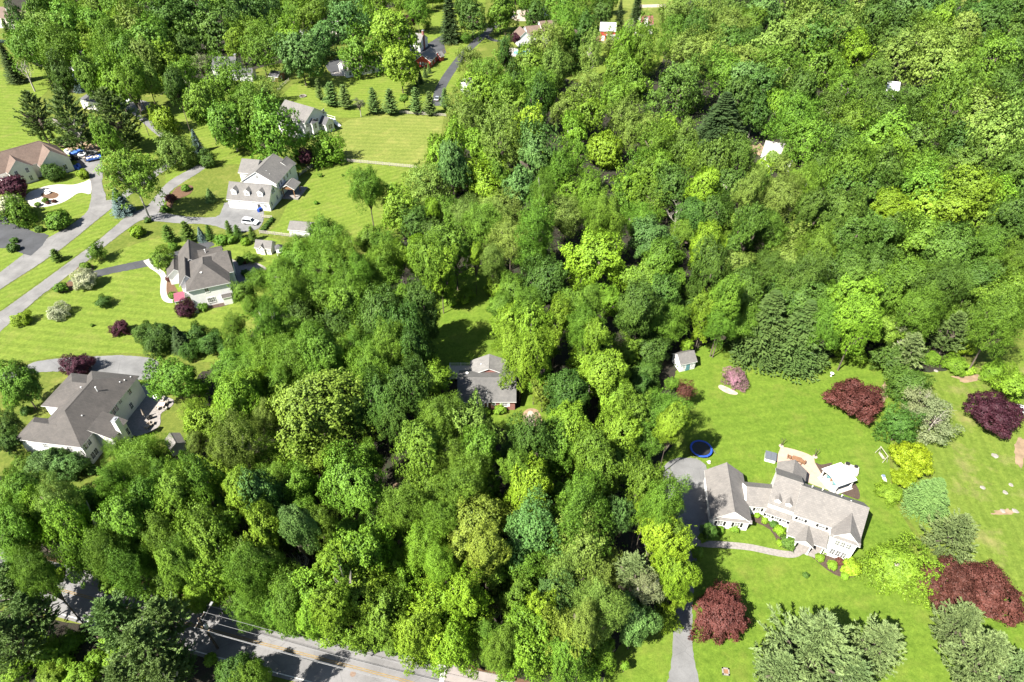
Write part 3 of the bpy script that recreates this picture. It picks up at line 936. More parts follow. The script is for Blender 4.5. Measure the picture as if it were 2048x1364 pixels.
# kind: crown family, leaf colour, total height (0 = from width), vertical ratio, wording
KIND = {
    'mg': ('broad', 'mg', 17, .87, 'rounded mid green broadleaf tree'),
    'mb': ('broad', 'mb', 16, .87, 'bright green rounded leafy tree'),
    'ye': ('broad', 'ye', 16, .87, 'glowing yellow-green leafy tree'),
    'ld': ('broad', 'ld', 16, .87, 'dense dark green broadleaf tree'),
    'bg': ('broad', 'bg', 17, .87, 'dense blue-green broadleaf tree'),
    'lo': ('feat', 'lo', 18, .83, 'feathery green locust tree'),
    'ly': ('feat', 'mb', 17, .83, 'feathery bright green locust tree'),
    'wl': ('feat', 'wl', 17, .83, 'pale olive fine-leaved tree'),
    'wb': ('broad', 'wl', 16, .87, 'loose pale green broadleaf tree'),
    'ol': ('broad', 'ol', 17, .87, 'heavy olive green leafy tree'),
    'cp': ('flat', 'cp', 0, .55, 'wide layered copper-red maple'),
    'cb': ('ball', 'cp', 0, .85, 'ball-shaped copper-red maple'),
    'pu': ('ball', 'pu', 0, .85, 'dark purple-leaved ornamental tree'),
    'pf': ('flat', 'pu', 0, .6, 'layered dark maroon maple'),
    'gd': ('flat', 'gd', 0, .6, 'flat layered golden-green maple'),
    'sp': ('spruce', 'sp', 0, 0, 'drooping dark green spruce'),
    'sn': ('spruce', 'sn', 0, 0, 'wide drooping green spruce'),
    'bs': ('spruce', 'bs', 0, 0, 'silvery blue spruce'),
    'fi': ('spruce', 'wd', 0, 0, 'dense tiered green fir'),
    'ar': ('column', 'ar', 0, 0, 'narrow green arborvitae'),
    'rp': ('column', 'wd', 0, 0, 'narrow upright pine'),
    'wq': ('pine', 'wd', 0, 1.08, 'broad dark green pine'),
    'wp': ('pine', 'wp', 0, 1.08, 'plumed grey-green pine'),
    'wd': ('pine', 'wd', 0, 1.08, 'plumed dark green pine'),
    'sh': ('shrub', 'ye', 0, .75, 'rounded yellow-green shrub'),
    'sd': ('shrub', 'ld', 0, .85, 'clipped dark green shrub'),
    'sg': ('shrub', 'mg', 0, .75, 'loose green shrub'),
    'sb': ('shrub', 'mb', 0, .75, 'low bright green shrub'),
    'sr': ('shrub', 'cp', 0, .6, 'low reddish shrub'),
    'fw': ('shrub', 'fw', 0, .8, 'white-blossomed small tree'),
    'fp': ('shrub', 'fp', 0, .75, 'pink flowering shrub'),
    'hb': ('sparse', 'hb', 13, .8, 'half-dead grey twiggy tree'),
    'de': ('dead', None, 14, .8, 'bare pale dead tree'),
}

REG = [  # x0, x1, y0, y1, wording (first match)
    (0, 130, 1120, 1400, 'beside the shaded end of the yellow-lined road'),
    (130, 560, 1175, 1400, 'beside the utility pole on the yellow-lined road'),
    (0, 480, 1025, 1175, 'in the wood behind the utility pole'),
    (480, 700, 1000, 1260, 'in the wood behind the power lines'),
    (700, 1020, 1030, 1400, 'overhanging the yellow-lined road by the pinkish apron'),
    (1020, 1240, 1000, 1400, 'between the road apron and the asphalt driveway'),
    (1240, 1400, 880, 1400, 'along the asphalt driveway of the tan-roofed white house'),
    (0, 215, 690, 1030, 'near the street end of the white house with the chimney'),
    (215, 520, 700, 1030, 'near the patio side of the white house with the chimney'),
    (520, 700, 690, 1030, 'between the chimney house and the red-brick house'),
    (700, 905, 690, 1030, 'in the wood beside the red-brick house'),
    (905, 1240, 815, 1010, 'in the wood in front of the red-brick house'),
    (1020, 1240, 640, 830, 'in the wood beside the gravel patch of the red-brick house'),
    (1240, 1400, 640, 900, 'between the white shed and the trampoline'),
    (1400, 1780, 690, 1130, 'on the lawn round the tan-roofed white house'),
    (1780, 2100, 690, 1060, 'on the dry lawn with the bare earth patches'),
    (1400, 2100, 1060, 1500, 'on the front lawn of the tan-roofed white house'),
    (480, 700, 430, 700, 'in the wood beside the grey paddock shed'),
    (700, 860, 330, 560, 'at the edge of the fenced paddock'),
    (700, 905, 560, 700, 'in the wood beside the shaded meadow'),
    (905, 1040, 500, 700, 'beside the shaded meadow behind the red-brick house'),
    (1040, 1380, 440, 700, 'in the wood between the meadow and the dead trees'),
    (860, 1140, 300, 520, 'in the big wood across from the paddock fence'),
    (1140, 1400, 300, 450, 'in the big wood behind the bare dead trees'),
    (1380, 1640, 330, 700, 'in the big wood behind the white shed'),
    (1640, 2100, 500, 700, 'in the big wood behind the golden maple lawn'),
    (1640, 2100, 330, 500, 'in the deep wood past the pale-trunked trees'),
    (1400, 1650, 150, 340, 'in the wood round the hidden pale house'),
    (1650, 2100, 150, 340, 'in the far wood past the hidden pale house'),
    (1330, 2100, -50, 150, 'in the far wood beside the tan crop fields'),
    (1140, 1330, -50, 150, 'round the far barn with the white metal roof'),
    (900, 1140, -50, 150, 'round the far brown-roofed house with the pool'),
    (880, 1400, 150, 300, 'in the wood past the mown field'),
    (620, 900, -50, 240, 'round the red outbuildings and the row of upright pines'),
    (500, 700, 195, 340, 'beside the blue-white house at the mown field'),
    (400, 620, -50, 240, 'round the far house with the slate-grey roof'),
    (160, 400, -50, 240, 'in the far wood behind the white pickup'),
    (0, 160, -50, 240, 'in the far wood behind the brown-roofed corner house'),
    (0, 200, 240, 440, 'beside the brown-roofed house with the round white drive'),
    (200, 420, 240, 445, 'between the two parallel streets and the garage with dormers'),
    (0, 330, 440, 700, 'on the striped front lawn along the lower street'),
    (330, 560, 440, 700, 'round the white house with the maroon awning'),
]
def region(u, v):
    for x0, x1, y0, y1, s in REG:
        if x0 <= u < x1 and y0 <= v < y1:
            return s
    return 'at the edge of the neighbourhood'

VS = {'broad': 1.3, 'feat': 1.25, 'sparse': 1.1}      # crowns taller than wide
TREE_RNG = random.Random(7)
NAMES = {'lo': 'locust_tree', 'ly': 'locust_tree', 'mb': 'maple_tree', 'ye': 'maple_tree', 'ld': 'oak_tree', 'bg': 'linden_tree', 'wl': 'willow_tree', 'wb': 'ash_tree', 'ol': 'oak_tree', 'cp': 'copper_maple', 'cb': 'copper_maple', 'pu': 'purple_tree', 'pf': 'copper_maple', 'gd': 'golden_maple'}
def tree(u, v, r, kind, ht=None, name=None, label=None):
    fam, leaf, H0, vr, words = KIND[kind]
    rng = TREE_RNG
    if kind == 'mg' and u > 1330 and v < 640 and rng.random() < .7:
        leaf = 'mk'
    if kind == 'mg' and rng.random() < .35:
        fam, vr = 'feat', .83
    if ht is None and H0 and fam in ('broad', 'feat'):
        if u < 500 and v < 195:
            ht = 25
            if fam == 'feat' and rng.random() < .6:
                fam, vr = 'broad', .87
        elif v < 110:
            ht = 21*rng.uniform(.85, 1.15)
        else:
            ht = H0*rng.choice((.72, .85, 1.0, 1.1, 1.25, 1.4))
    hc = 10.0
    R = 4.0
    for it in range(4):
        x, y = un(u, v, hc)
        R = r/pxm(x, y, hc)
        if fam in ('spruce', 'column'):
            h = ht or R*(3.0 if fam == 'spruce' else 3.6)
            hc = h*.42
        elif fam == 'pine':
            h = ht or max(9, R*2.7)
            hc = h-R*vr
        elif fam == 'dead':
            h = ht or 13
            hc = h*.6
        else:
            if H0:
                h = ht or max(H0, R*2+4)
            elif fam in ('shrub',):
                h = ht or R*1.55
            else:
                h = ht or R*1.75+.4
            zs = R*vr*VS.get(fam, 1.0)
            if fam in ('broad', 'feat'):
                zs = min(max(zs, (.40 if v < 330 else .33)*h), R*vr*2.1)      # foliage well down towards the ground
            hc = max(h-zs, zs*.78)
    near = pxm(x, y, hc) > 7.0 or kind == 'wq'
    lean = Vector((0, 0))
    rd = (Vector((x, y))-ra).dot(nv)          # distance from the road's centre line: no trunk stands on the lanes
    if -9.0 < rd < 5.3 and y < 75 and x < 12 and not (u < 560 and rd < -3.0):
        sg = 1
        mv = nv*(sg*(5.3+.6*rng.random())-rd)
        x, y = x+mv.x, y+mv.y
        lean = -mv*min(.75, 4.5/max(mv.length, .1))
    lab = label or words+' '+region(u, v)
    nm = name or NAMES.get(kind) or {'shrub': 'shrub', 'spruce': 'spruce_tree', 'column': 'evergreen_tree', 'pine': 'pine_tree', 'dead': 'dead_tree', 'sparse': 'withered_tree'}.get(fam, 'broadleaf_tree')
    if fam == 'shrub' and kind in ('fw',):
        nm = 'blossom_tree'
    rot = rng.uniform(0, 6.28)
    o = thing(nm, lab, 'shrub' if nm == 'shrub' else 'tree', (x, y, 0), rot, None if label else lab)
    lx = lean.x*math.cos(rot)+lean.y*math.sin(rot)
    ly = -lean.x*math.sin(rot)+lean.y*math.cos(rot)
    s = R/6.0
    if fam == 'dead':
        link('trunk', rng.choice(DEADS), o, scale=(h/13,)*3)
        return o
    if fam in ('spruce', 'column'):
        s = R/3.5
        c = link('crown', rng.choice(P[fam]), o, scale=(s, s, h/14.3))
        mb_tr = link('trunk', TRUNKC, o, scale=(max(s, .3), max(s, .3), h*.9))
    else:
        key = fam
        xyr = (.85, 1.15) if fam in ('broad', 'feat') else (.96, 1.04)
        if fam in ('shrub', 'ball') and R > 1.9 and near:
            key = 'broadN'
        if fam in ('broad', 'feat', 'pine'):
            key = fam+('N' if near else 'F')
        c = link('crown', rng.choice(P[key]), o, (lx, ly, hc), scale=(s*rng.uniform(*xyr), s*rng.uniform(*xyr), (zs/(R*vr) if fam not in ('spruce', 'column', 'pine') else 1.0)*s*rng.uniform(.96, 1.04)))
        tr = rng.choice(TRUNKS if rng.random() < .9 else TRUNKP)
        link('trunk', tr, o, scale=(s*.9+.05, s*.9+.05, hc))
        if fam == 'sparse':
            link('dead_limbs', rng.choice(DEADS), o, scale=(h/13.5,)*3, rz=rng.uniform(0, 6))
    tl_ = .16 if fam in ('broad', 'feat') else .02
    c.rotation_euler = (rng.uniform(-tl_, tl_), rng.uniform(-tl_, tl_), rng.uniform(0, 6.28))
    c.material_slots[0].link = 'OBJECT'
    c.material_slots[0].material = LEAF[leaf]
    return o
_t = MB()
_t.tube([(0, 0, -.01), (0, 0, .5), (0, 0, 1)], [.22, .13, .02], 6)
TRUNKC = _t.mesh('trunk', M_BARK)
# every tree: crown centre and half width as seen in the 2048 px picture, by kind
TREES = {
 'mg': """80,30,25 200,15,30 180,155,28 260,170,18 212,270,25 410,210,35 460,250,45 490,200,35 510,230,30 510,60,30 625,30,32 722,105,46 835,20,20
 930,75,9,5 1000,25,28 545,262,42 975,150,28 1000,190,35 960,250,40 1010,120,22 1010,15,25 1125,25,35 1160,20,35 1125,80,28 1060,130,35 1280,80,25 1390,60,30 1350,65,25
 1480,15,30 1500,45,30 1460,90,35 1500,80,30 1105,145,28 1090,180,25 1240,140,30 1270,165,40 1360,170,66,22 1450,140,45 1035,215,35 1360,300,35 1430,325,35 1480,310,30 1085,340,30
 1560,40,35 1640,15,35 1670,40,35 2020,30,35 1850,50,30 2030,60,30 1560,130,45 1640,90,50,21 1640,130,40 1740,150,45 1975,110,48,21 1910,150,35 2030,200,35 1600,190,35 1690,170,35
 1730,190,35 1830,205,45 1900,210,55 1770,220,40 1640,220,45 1590,240,40 1700,240,45 1760,270,50 1830,280,50 1680,290,50 1640,330,40 1770,335,40 1930,330,45 2030,330,30
 30,425,30,9 193,503,19,6 323,517,22,8 485,581,22,9 465,690,25,12 470,650,20 262,345,54,24 1000,350,20 900,430,30 740,480,28,11 770,490,28,11 910,490,40 650,610,40 740,590,40 700,610,35 720,640,40
 580,670,40 620,690,40 540,640,30 780,690,40,23 710,690,45 560,690,35 1000,610,25,8 1180,415,35 1250,400,40 1300,350,40 1320,520,40 1330,640,40 1060,610,30 1020,580,30,10 1150,620,38 1170,655,35
 1180,600,25 1430,420,35 1460,450,35 1420,535,35 1480,490,40 1500,450,35 1490,580,45 1450,600,35 1480,640,40 1530,366,30,11 1740,370,35 2020,370,40 1990,470,30 1540,460,40 1700,460,45 1750,470,45
 1790,460,45 1850,480,55 1900,500,60 1960,510,40 1540,530,35 1700,540,45 1750,530,40 1820,560,50 1880,570,50 1950,560,40 1760,590,35 1780,650,40 1840,620,45 1880,610,40 1650,650,35 1960,600,45 2020,590,45
 2000,640,45 345,755,46,13 38,767,44,13 350,990,40 300,1010,40 230,1010,40 60,990,30 30,980,35 20,1020,35 170,1010,40 400,1010,35 450,1020,40 510,1000,30 400,960,35 590,730,45 650,720,40
 735,915,28 700,965,60,21 600,970,40 875,845,45,22 850,900,50,22 900,930,45 960,905,45 930,970,50 870,985,50 970,990,45 1250,700,30,10 1345,765,12,5 1320,820,45,13 1270,830,45,14 1290,880,40 1110,900,45 1180,900,40
 1200,950,50 1240,930,45 1130,990,40 1170,1000,50 1290,965,42,25 1030,930,30 40,1050,45 100,1040,45 250,1050,50 300,1040,50 150,1110,40 260,1100,40 330,1080,50 30,1110,35 350,1140,35 430,1060,50
 500,1150,50 490,1220,35 540,1200,45 590,1190,45 560,1230,38 770,1250,50 890,1040,40 990,1150,30 980,1280,35 1000,1310,40 1040,1190,45 1150,1040,60 1322,1006,48,25 1350,1082,26,18 1130,1320,40 500,1357,30
 855,520,35 965,445,35 1290,560,45 2010,160,28 2040,250,25 1225,440,30 1345,560,32 1445,640,35 1400,580,30,12 1545,410,35 1620,420,35 1680,420,38 1600,560,40 1660,600,38 1990,560,40 2035,520,30
 605,1010,35 640,1060,40 810,1020,40 760,1060,40,12 690,1070,40,12 550,960,35 420,1090,45 380,1130,40 60,1070,40 200,1130,40 75,1145,40 250,1160,42 330,1180,38 560,1243,34 20,1075,40""",
 'mb': """325,140,38,17 230,165,33 575,75,28 725,35,22 585,15,20 785,68,45,26 800,128,34,20 650,298,32,9 960,190,40 900,290,35 880,310,30 955,290,35 1250,95,22 1240,120,35 1170,225,35 1150,260,30 1340,260,30
 1880,45,20 1560,210,30 1515,340,25 800,420,38,15 940,350,35 880,540,30 800,510,20 810,600,25 1140,380,25 1175,385,25 1260,370,35 1020,640,35 1060,650,38 1110,650,35 1190,670,25 1020,680,30,12 1410,620,25
 1860,415,45 1910,410,35 1940,380,45 1980,400,45 1960,440,40 1700,600,45 1720,640,45 430,840,45 470,810,45 500,780,45 440,950,35 480,980,35 90,1020,35 560,780,40 870,760,36 610,900,30 640,930,25
 1040,730,32 1070,700,35 1080,740,28 1210,740,45 1230,790,40 1190,710,40 1340,850,30,20 1240,860,45 1130,850,45 1130,890,40 150,1060,50 200,1030,50 200,1090,50 450,1150,50 400,1190,30,12 530,1060,45
 730,1110,55,20 680,1140,45 660,1200,55 730,1190,60 700,1250,58 790,1130,40 800,1180,45 820,1300,45 1060,1270,60 1030,1310,50 1090,1310,50 1210,1300,30,9 2025,770,35,8 400,778,18,6 108,808,10,3 290,890,18,7
 640,1250,40 615,1258,34 1180,1340,28,8""",
 'ye': """325,240,28,10 1060,260,40 1020,290,30 1210,300,35 990,320,30 970,370,40 865,415,15 846,514,32 950,510,15 1190,515,62,21 1410,375,30 1410,500,35 1070,690,30 1405,660,25,9 1375,690,15,5
 1180,735,50 1060,975,50,19 1290,1020,20 870,1190,50 900,1220,60 860,1270,60 930,1190,40 940,1280,45 900,1310,50 1320,1060,34,20 1338,1105,38,20 1352,1150,38,18 1335,1235,27,7 1360,1190,20,8 1780,410,38
 1720,100,35 1930,690,22,5 1075,1215,35""",
 'ld': """35,45,18 330,40,50,22 380,30,45,22 430,60,45,22 120,150,25 350,170,22 480,20,35 675,15,25 945,30,25 930,10,20 1065,25,25 1165,65,30 1205,20,25 1010,95,15 1140,110,25 1030,160,25 1075,200,25
 1480,200,35 1510,220,35 1750,35,35 1900,20,30 1960,20,30 1980,50,35 1790,75,45 2030,100,30 1520,170,40 1920,290,40 105,345,18,6 412,318,18,5 870,470,35 830,440,30 600,630,35 670,660,35 760,640,45,23 800,660,40,23
 1345,370,30 1090,560,54 1320,590,50 1270,620,45 1330,668,20,9 1460,370,35 1390,430,30 1690,385,40 2030,430,40 1650,560,45 1550,590,40 1600,600,50 15,850,30,9 20,885,25,8 760,800,40 720,830,30 790,840,30
 1140,790,48,15 1300,700,42,8 1292,748,33,7 1280,770,30,8 1060,890,42 1010,920,20 20,1150,30 1000,1190,30 490,1352,42,8 1420,1062,17,5 1790,720,38,9 1820,770,38,9 1800,850,38,9 290,665,22,6 325,670,25,6 395,668,25,6 425,682,22,6 310,692,20,5 380,700,20,5
 455,700,18,6 1360,620,30,10 1000,560,20,7 570,1060,30 818,772,38,24 836,602,30,24 835,705,34,20 848,645,30,18 1372,1150,20,13 880,1000,30""",
 'bg': """515,35,40 600,110,45 643,75,34 700,40,35 905,330,30 900,345,25 1070,305,45 1490,160,40 1520,20,35 1800,20,40 1850,15,40 1040,370,38 1300,480,48 520,990,35 560,1015,45 600,1050,35 100,925,32,7 130,930,34,7
 1060,1070,55 1110,1190,35 1270,1240,45,14 1240,1030,30""",
 'lo': """115,20,35 140,60,35 160,45,22 195,55,28 70,95,45 120,100,35 220,85,30 240,20,30 275,35,50 300,80,40 250,110,30 265,150,25 450,160,45 520,95,35 1130,50,30 1290,105,25 1060,165,30 1230,190,35 1020,180,30 1155,310,25
 1310,280,35 1290,330,30 1330,340,35 1400,330,30 1120,340,25 1620,280,35 1700,335,45 1850,335,40 735,372,36,22 785,388,18 770,520,40 655,470,45 600,490,28 600,520,45 560,545,35 650,530,45 690,510,30 580,590,40 640,580,40
 700,570,40 760,560,35 720,540,30 1085,385,25 1075,450,35 1065,500,40 1200,430,30 1310,400,30 1280,440,35 1600,370,30 1650,370,40 1830,370,60 1870,380,40 1640,450,40 1640,510,40 500,612,16,8 270,925,45,13 240,900,30,11 330,950,45 280,962,40 230,962,35
 500,740,40 470,730,45 510,700,30 540,720,40 560,770,40 720,700,40 740,740,45 780,745,40 690,710,30 1050,1130,55 520,560,20,9""",
 'ly': """550,905,45 850,1090,45 880,1130,35 390,830,30,11 1160,1075,40 310,900,28,10 1770,300,40""",
 'wl': """90,70,40 270,60,35 350,300,42,12 530,180,30 940,120,25 930,235,35 1000,280,35 1095,90,30 1110,130,30 1185,105,20 1225,85,25,8 1345,30,30 1370,15,35 1410,35,35 1440,30,30 1460,55,30 1370,95,35 1410,100,40 1490,120,35 1180,185,35
 1130,215,35 1250,230,38 1260,270,25 1375,270,25 860,370,42 930,430,30 980,430,40 1000,480,40 985,520,25 1020,420,30 1130,430,45 1020,470,38 1290,250,30 1500,380,30 390,882,25,9 470,880,40 450,910,35 530,830,30 1560,390,45 120,1005,40
 1140,1160,55 1190,1140,50 1200,1210,52 1170,1245,40 855,50,10,5 1330,90,20,8""",
 'wb': """1590,15,30 1620,50,40 1720,20,35 1700,60,30 1930,60,30 1540,90,40 1580,75,35 1690,75,30 1800,120,40 1850,90,35 1890,95,35 1875,130,45 1560,160,35 1960,240,55 1990,290,60 1568,332,16,10 1548,318,15,8 1578,306,16,10 1580,480,40 1580,530,45 1470,530,35 950,850,42,20 1160,1110,60 520,1125,45""",
 'ol': """635,815,84,24 950,1060,60 930,1115,45 970,1105,45 1140,1270,45 1085,785,25,9""",
 'sp': """20,130,22,18 900,38,26,26 1240,35,13,18 1275,15,16,18 1445,245,58,20 360,680,22,8""",
 'sn': """1530,655,72,19 1600,672,72,18""",
 'wd': """230,1240,62,15 325,1232,50,15 290,1300,68,16 352,1318,40,9 330,1352,48,12 240,1352,40,12 30,1180,56,15 62,1222,50,15 18,1275,55,14 1905,660,38,12""",
 'wq': """70,226,36,19 142,238,50,22 228,236,50,22""",
 'wp': """1620,1300,100,17 1758,1290,58,14 1560,1342,52,13 1700,1352,52,13 1922,1248,52,12 1965,1312,68,14 2035,1345,50,13 1905,1075,56,9 1268,1140,40,16 1820,700,36,12""",
 'bs': """155,168,12,8 340,237,10,6 392,285,14,9 240,405,24,9 402,470,10,5 660,648,12,9 1090,30,14,10""",
 'fi': """1860,990,48,9 840,155,8,6 850,145,7,5 858,137,6,5 833,168,5,4 420,392,12,5""",
 'ar': """12,55,9,8 78,270,5,5 88,272,5,5 103,270,6,5 112,512,12,4 337,470,14,6 375,465,16,7 420,468,10,5.5 458,460,9,5.5 475,466,10,5 505,470,9,5 595,315,10,6 1065,42,7,8""",
 'rp': """638,182,9,9 662,192,17,10 690,197,15,10 748,205,15,11 780,207,17,11 832,205,15,11 860,210,14,10 890,200,11,9""",
 'pu': """820,40,12,9 612,312,18,7 22,372,27,8 155,729,28,5 240,655,19,3.6 368,617,20,4 1030,75,11,8""",
 'pf': """1992,827,54,6.5""",
 'cp': """1712,803,54,6 1900,1172,60,5 1975,1182,66,5""",
 'cb': """1447,1228,60,7.5 1370,780,19,7""",
 'gd': """1820,915,44,5.5 1805,958,26,3.5""",
 'sh': """165,347,12 273,462,15 490,482,10 44,636,17 1703,1133,20 1560,1060,12 1560,1085,8 505,552,10""",
 'sd': """78,457,9 106,450,12 28,480,8 25,494,12 207,603,16 295,440,7 330,418,10 175,937,13 187,941,12 1577,1083,17 1548,1048,9 490,545,9 52,820,12 1612,1150,7 482,520,10""",
 'sg': """115,437,25 345,492,10 442,478,14 462,478,11 370,375,9 170,532,12 120,575,13 375,600,8 406,613,10 500,515,14 520,548,12 45,925,22 640,350,5 632,405,5 685,350,3 184,650,4 808,195,10,6 1650,1102,7 1600,1060,6 540,485,6 548,492,5
 90,400,7 75,408,6 350,545,7 345,590,9 353,600,7""",
 'sb': """1780,985,26,2.6 1790,1130,60,2.2 1690,705,20,3 1720,715,18,3 1640,1115,10 1665,1130,11 1690,1152,9 1720,1015,12 1530,1040,8 1515,1030,7 990,572,22,5 930,590,16,4 900,600,14,4 870,572,20,6 1868,716,17,2.5 1912,728,22,3.5 1938,738,14,1.8 1985,742,24,4
 1000,818,14,2 970,822,12,2 1440,1060,10 1470,1058,9 1395,1105,14,3 1405,1075,10,2.5 1390,1130,10,2.5 1100,700,18,5 1250,1330,10,3 1700,690,16,3 140,1285,26,3 190,1320,24,3 215,1275,22,3 60,1290,28,3 120,1330,26,3 300,1340,20,2.5 420,1318,14,1.8 450,1345,16,2 30,1335,34,4 90,1305,30,4 165,1350,34,4 100,1355,30,4 230,1315,24,3 10,1300,26,3 270,1362,26,3""",
 'sr': """340,395,11 487,524,5 1680,1122,9,1.2 108,402,5,1 95,405,4,1 338,555,8,1.5""",
 'fw': """15,408,27,8 170,558,23,5 115,623,20,3.5 360,590,6""",
 'fp': """1470,758,24,2.6""",
 'hb': """400,125,20,15 718,205,13,8 1262,50,14,12 1530,230,16,10 1840,800,48,8 1868,842,56,8 1290,1172,42,15 480,1100,40,15 1815,655,30,12""",
 'de': """50,140,22,15 1355,430,25,15 1478,420,25,15 985,965,15,15 745,1030,15,10 610,1130,14,12""",
}
OWN = {
    ('wp', 1620, 1300): 'largest plumed grey-green pine on the front lawn, with broken limbs',
    ('wp', 1758, 1290): 'smaller plumed pine touching the largest front-lawn pine on the house side',
    ('wp', 1560, 1342): 'yellowish plumed pine between the driveway and the largest front-lawn pine',
    ('wp', 1700, 1352): 'low plumed pine tucked against the largest front-lawn pine',
    ('wp', 1922, 1248): 'plumed pine touching the two wide copper-red maples',
    ('wp', 1965, 1312): 'plumed pine behind the one that touches the copper-red maples',
    ('wp', 2035, 1345): 'plumed pine at the far front corner of the lawn, past its neighbours',
    ('wp', 1905, 1075): 'low spreading pine between the dense fir and the copper-red maples',
    ('wp', 1268, 1140): 'pale grey-green pine standing in the wood beside the driveway',
    ('cb', 1447, 1228): 'ball-shaped copper-red maple beside the lower driveway',
    ('cp', 1712, 803): 'heart-shaped brown-red maple on the back lawn',
    ('cp', 1900, 1172): 'wide low copper-red maple under the spreading pine',
    ('cp', 1975, 1182): 'second wide low copper-red maple merging with the one under the spreading pine',
    ('ol', 635, 815): 'very large olive-yellow tree towering over the wood beside the red-brick house',
    ('ye', 1190, 515): 'large glowing yellow-green tree in the middle of the big wood',
    ('ye', 1060, 975): 'glowing yellow-green tree standing before the dense blue-green one',
    ('mg', 262, 345): 'tall leaning tree with bare trunk at the driveway junction of the streets',
    ('lo', 735, 372): 'tall feathery tree with a bare pale trunk inside the paddock edge',
    ('mg', 345, 755): 'round dense maple between the chimney house drive and its patio',
    ('mg', 38, 767): 'round dense maple on the street side of the chimney house',
    ('mg', 1360, 170): 'very broad clumpy tree in the wood beside the dark spruce',
}
for kind, txt in TREES.items():
    for item in txt.split():
        q = [float(s) for s in item.split(',')]
        tree(q[0], q[1], q[2], kind, q[3] if len(q) > 3 else None, label=OWN.get((kind, int(q[0]), int(q[1]))))

# younger trees filling the gaps between the big crowns
LISTED = [(float(i.split(',')[0]), float(i.split(',')[1]), float(i.split(',')[2])) for t in TREES.values() for i in t.split()]
def in_poly(x, y, poly):
    c = False
    j = len(poly)-1
    for i in range(len(poly)):
        if (poly[i][1] > y) != (poly[j][1] > y) and x < (poly[j][0]-poly[i][0])*(y-poly[i][1])/(poly[j][1]-poly[i][1])+poly[i][0]:
            c = not c
        j = i
    return c
FILL = [([(60, -50), (500, -60), (620, -40), (640, 20), (560, 60), (500, 90), (430, 95), (390, 60), (370, 150), (290, 165), (240, 120), (200, 140), (190, 90), (110, 85), (60, 60)], 24, 20),
        ([(640, -50), (900, -50), (930, -20), (840, 0), (740, 10), (700, 30), (640, 20)], 18, 14),
        ([(1000, -40), (1220, -40), (1220, 0), (1100, 10), (1010, -5)], 16, 14),
        ([(1340, -50), (1900, -50), (2070, -20), (2070, 320), (1640, 330), (1480, 320), (1300, 220), (1340, 60)], 24, 9),
        ([(930, 260), (1380, 220), (1480, 330), (2070, 330), (2070, 500), (1960, 620), (1640, 660), (1420, 640), (1400, 460), (1350, 470), (1350, 600), (1200, 640), (1040, 640), (1040, 520), (860, 480), (900, 380)], 28, 9),
        ([(500, 560), (780, 540), (820, 640), (800, 740), (700, 860), (560, 960), (420, 960), (400, 860), (480, 700)], 32, 9),
        ([(0, 1020), (420, 960), (600, 980), (760, 1100), (960, 1000), (1000, 900), (1230, 840), (1290, 900), (1290, 1100), (1180, 1240), (960, 1250), (640, 1220), (420, 1150), (0, 1120)], 36, 8)]
HOLES = [(1350, 1400, 470, 660), (735, 815, 830, 1100), (1000, 1110, 800, 880), (880, 1050, 690, 830), (1500, 1610, 255, 345), (600, 660, 990, 1150), (960, 1020, 1080, 1260), (1240, 1290, 980, 1130), (1765, 1810, 150, 190), (1230, 1420, 680, 850), (0, 60, 0, 60), (420, 515, 100, 160), (1150, 1190, 280, 380)]
frng = random.Random(21)
for poly, r0, hh in FILL:
    xs = [p[0] for p in poly]
    ys = [p[1] for p in poly]
    for _ in range(900):
        u, v = frng.uniform(min(xs), max(xs)), frng.uniform(min(ys), max(ys))
        if not in_poly(u, v, poly) or any(a < u < b and c < v < d for a, b, c, d in HOLES):
            continue
        if all(math.hypot(u-a, v-b) > (.80*c+.25*r0 if hh > 9.5 else 1.0*c+.35*r0) for a, b, c in LISTED):
            r = r0*frng.uniform(.75, 1.1)
            LISTED.append((u, v, r))
            tree(u, v, r, frng.choice(['mg', 'mg', 'ld', 'lo', 'mb', 'wb', 'lo']), hh*frng.uniform(.85, 1.15))

# bushes along the edge of the road
for i in range(34):
    u = 20+i*26+frng.uniform(-8, 8)
    if 385 < u < 480 or 130 < u < 190:
        continue
    v = 1150+.2*(u-20)+frng.uniform(-8, 4)
    tree(u, v, frng.uniform(13, 22), frng.choice(['sg', 'sg', 'sb', 'sd']), frng.uniform(2.2, 4.0))

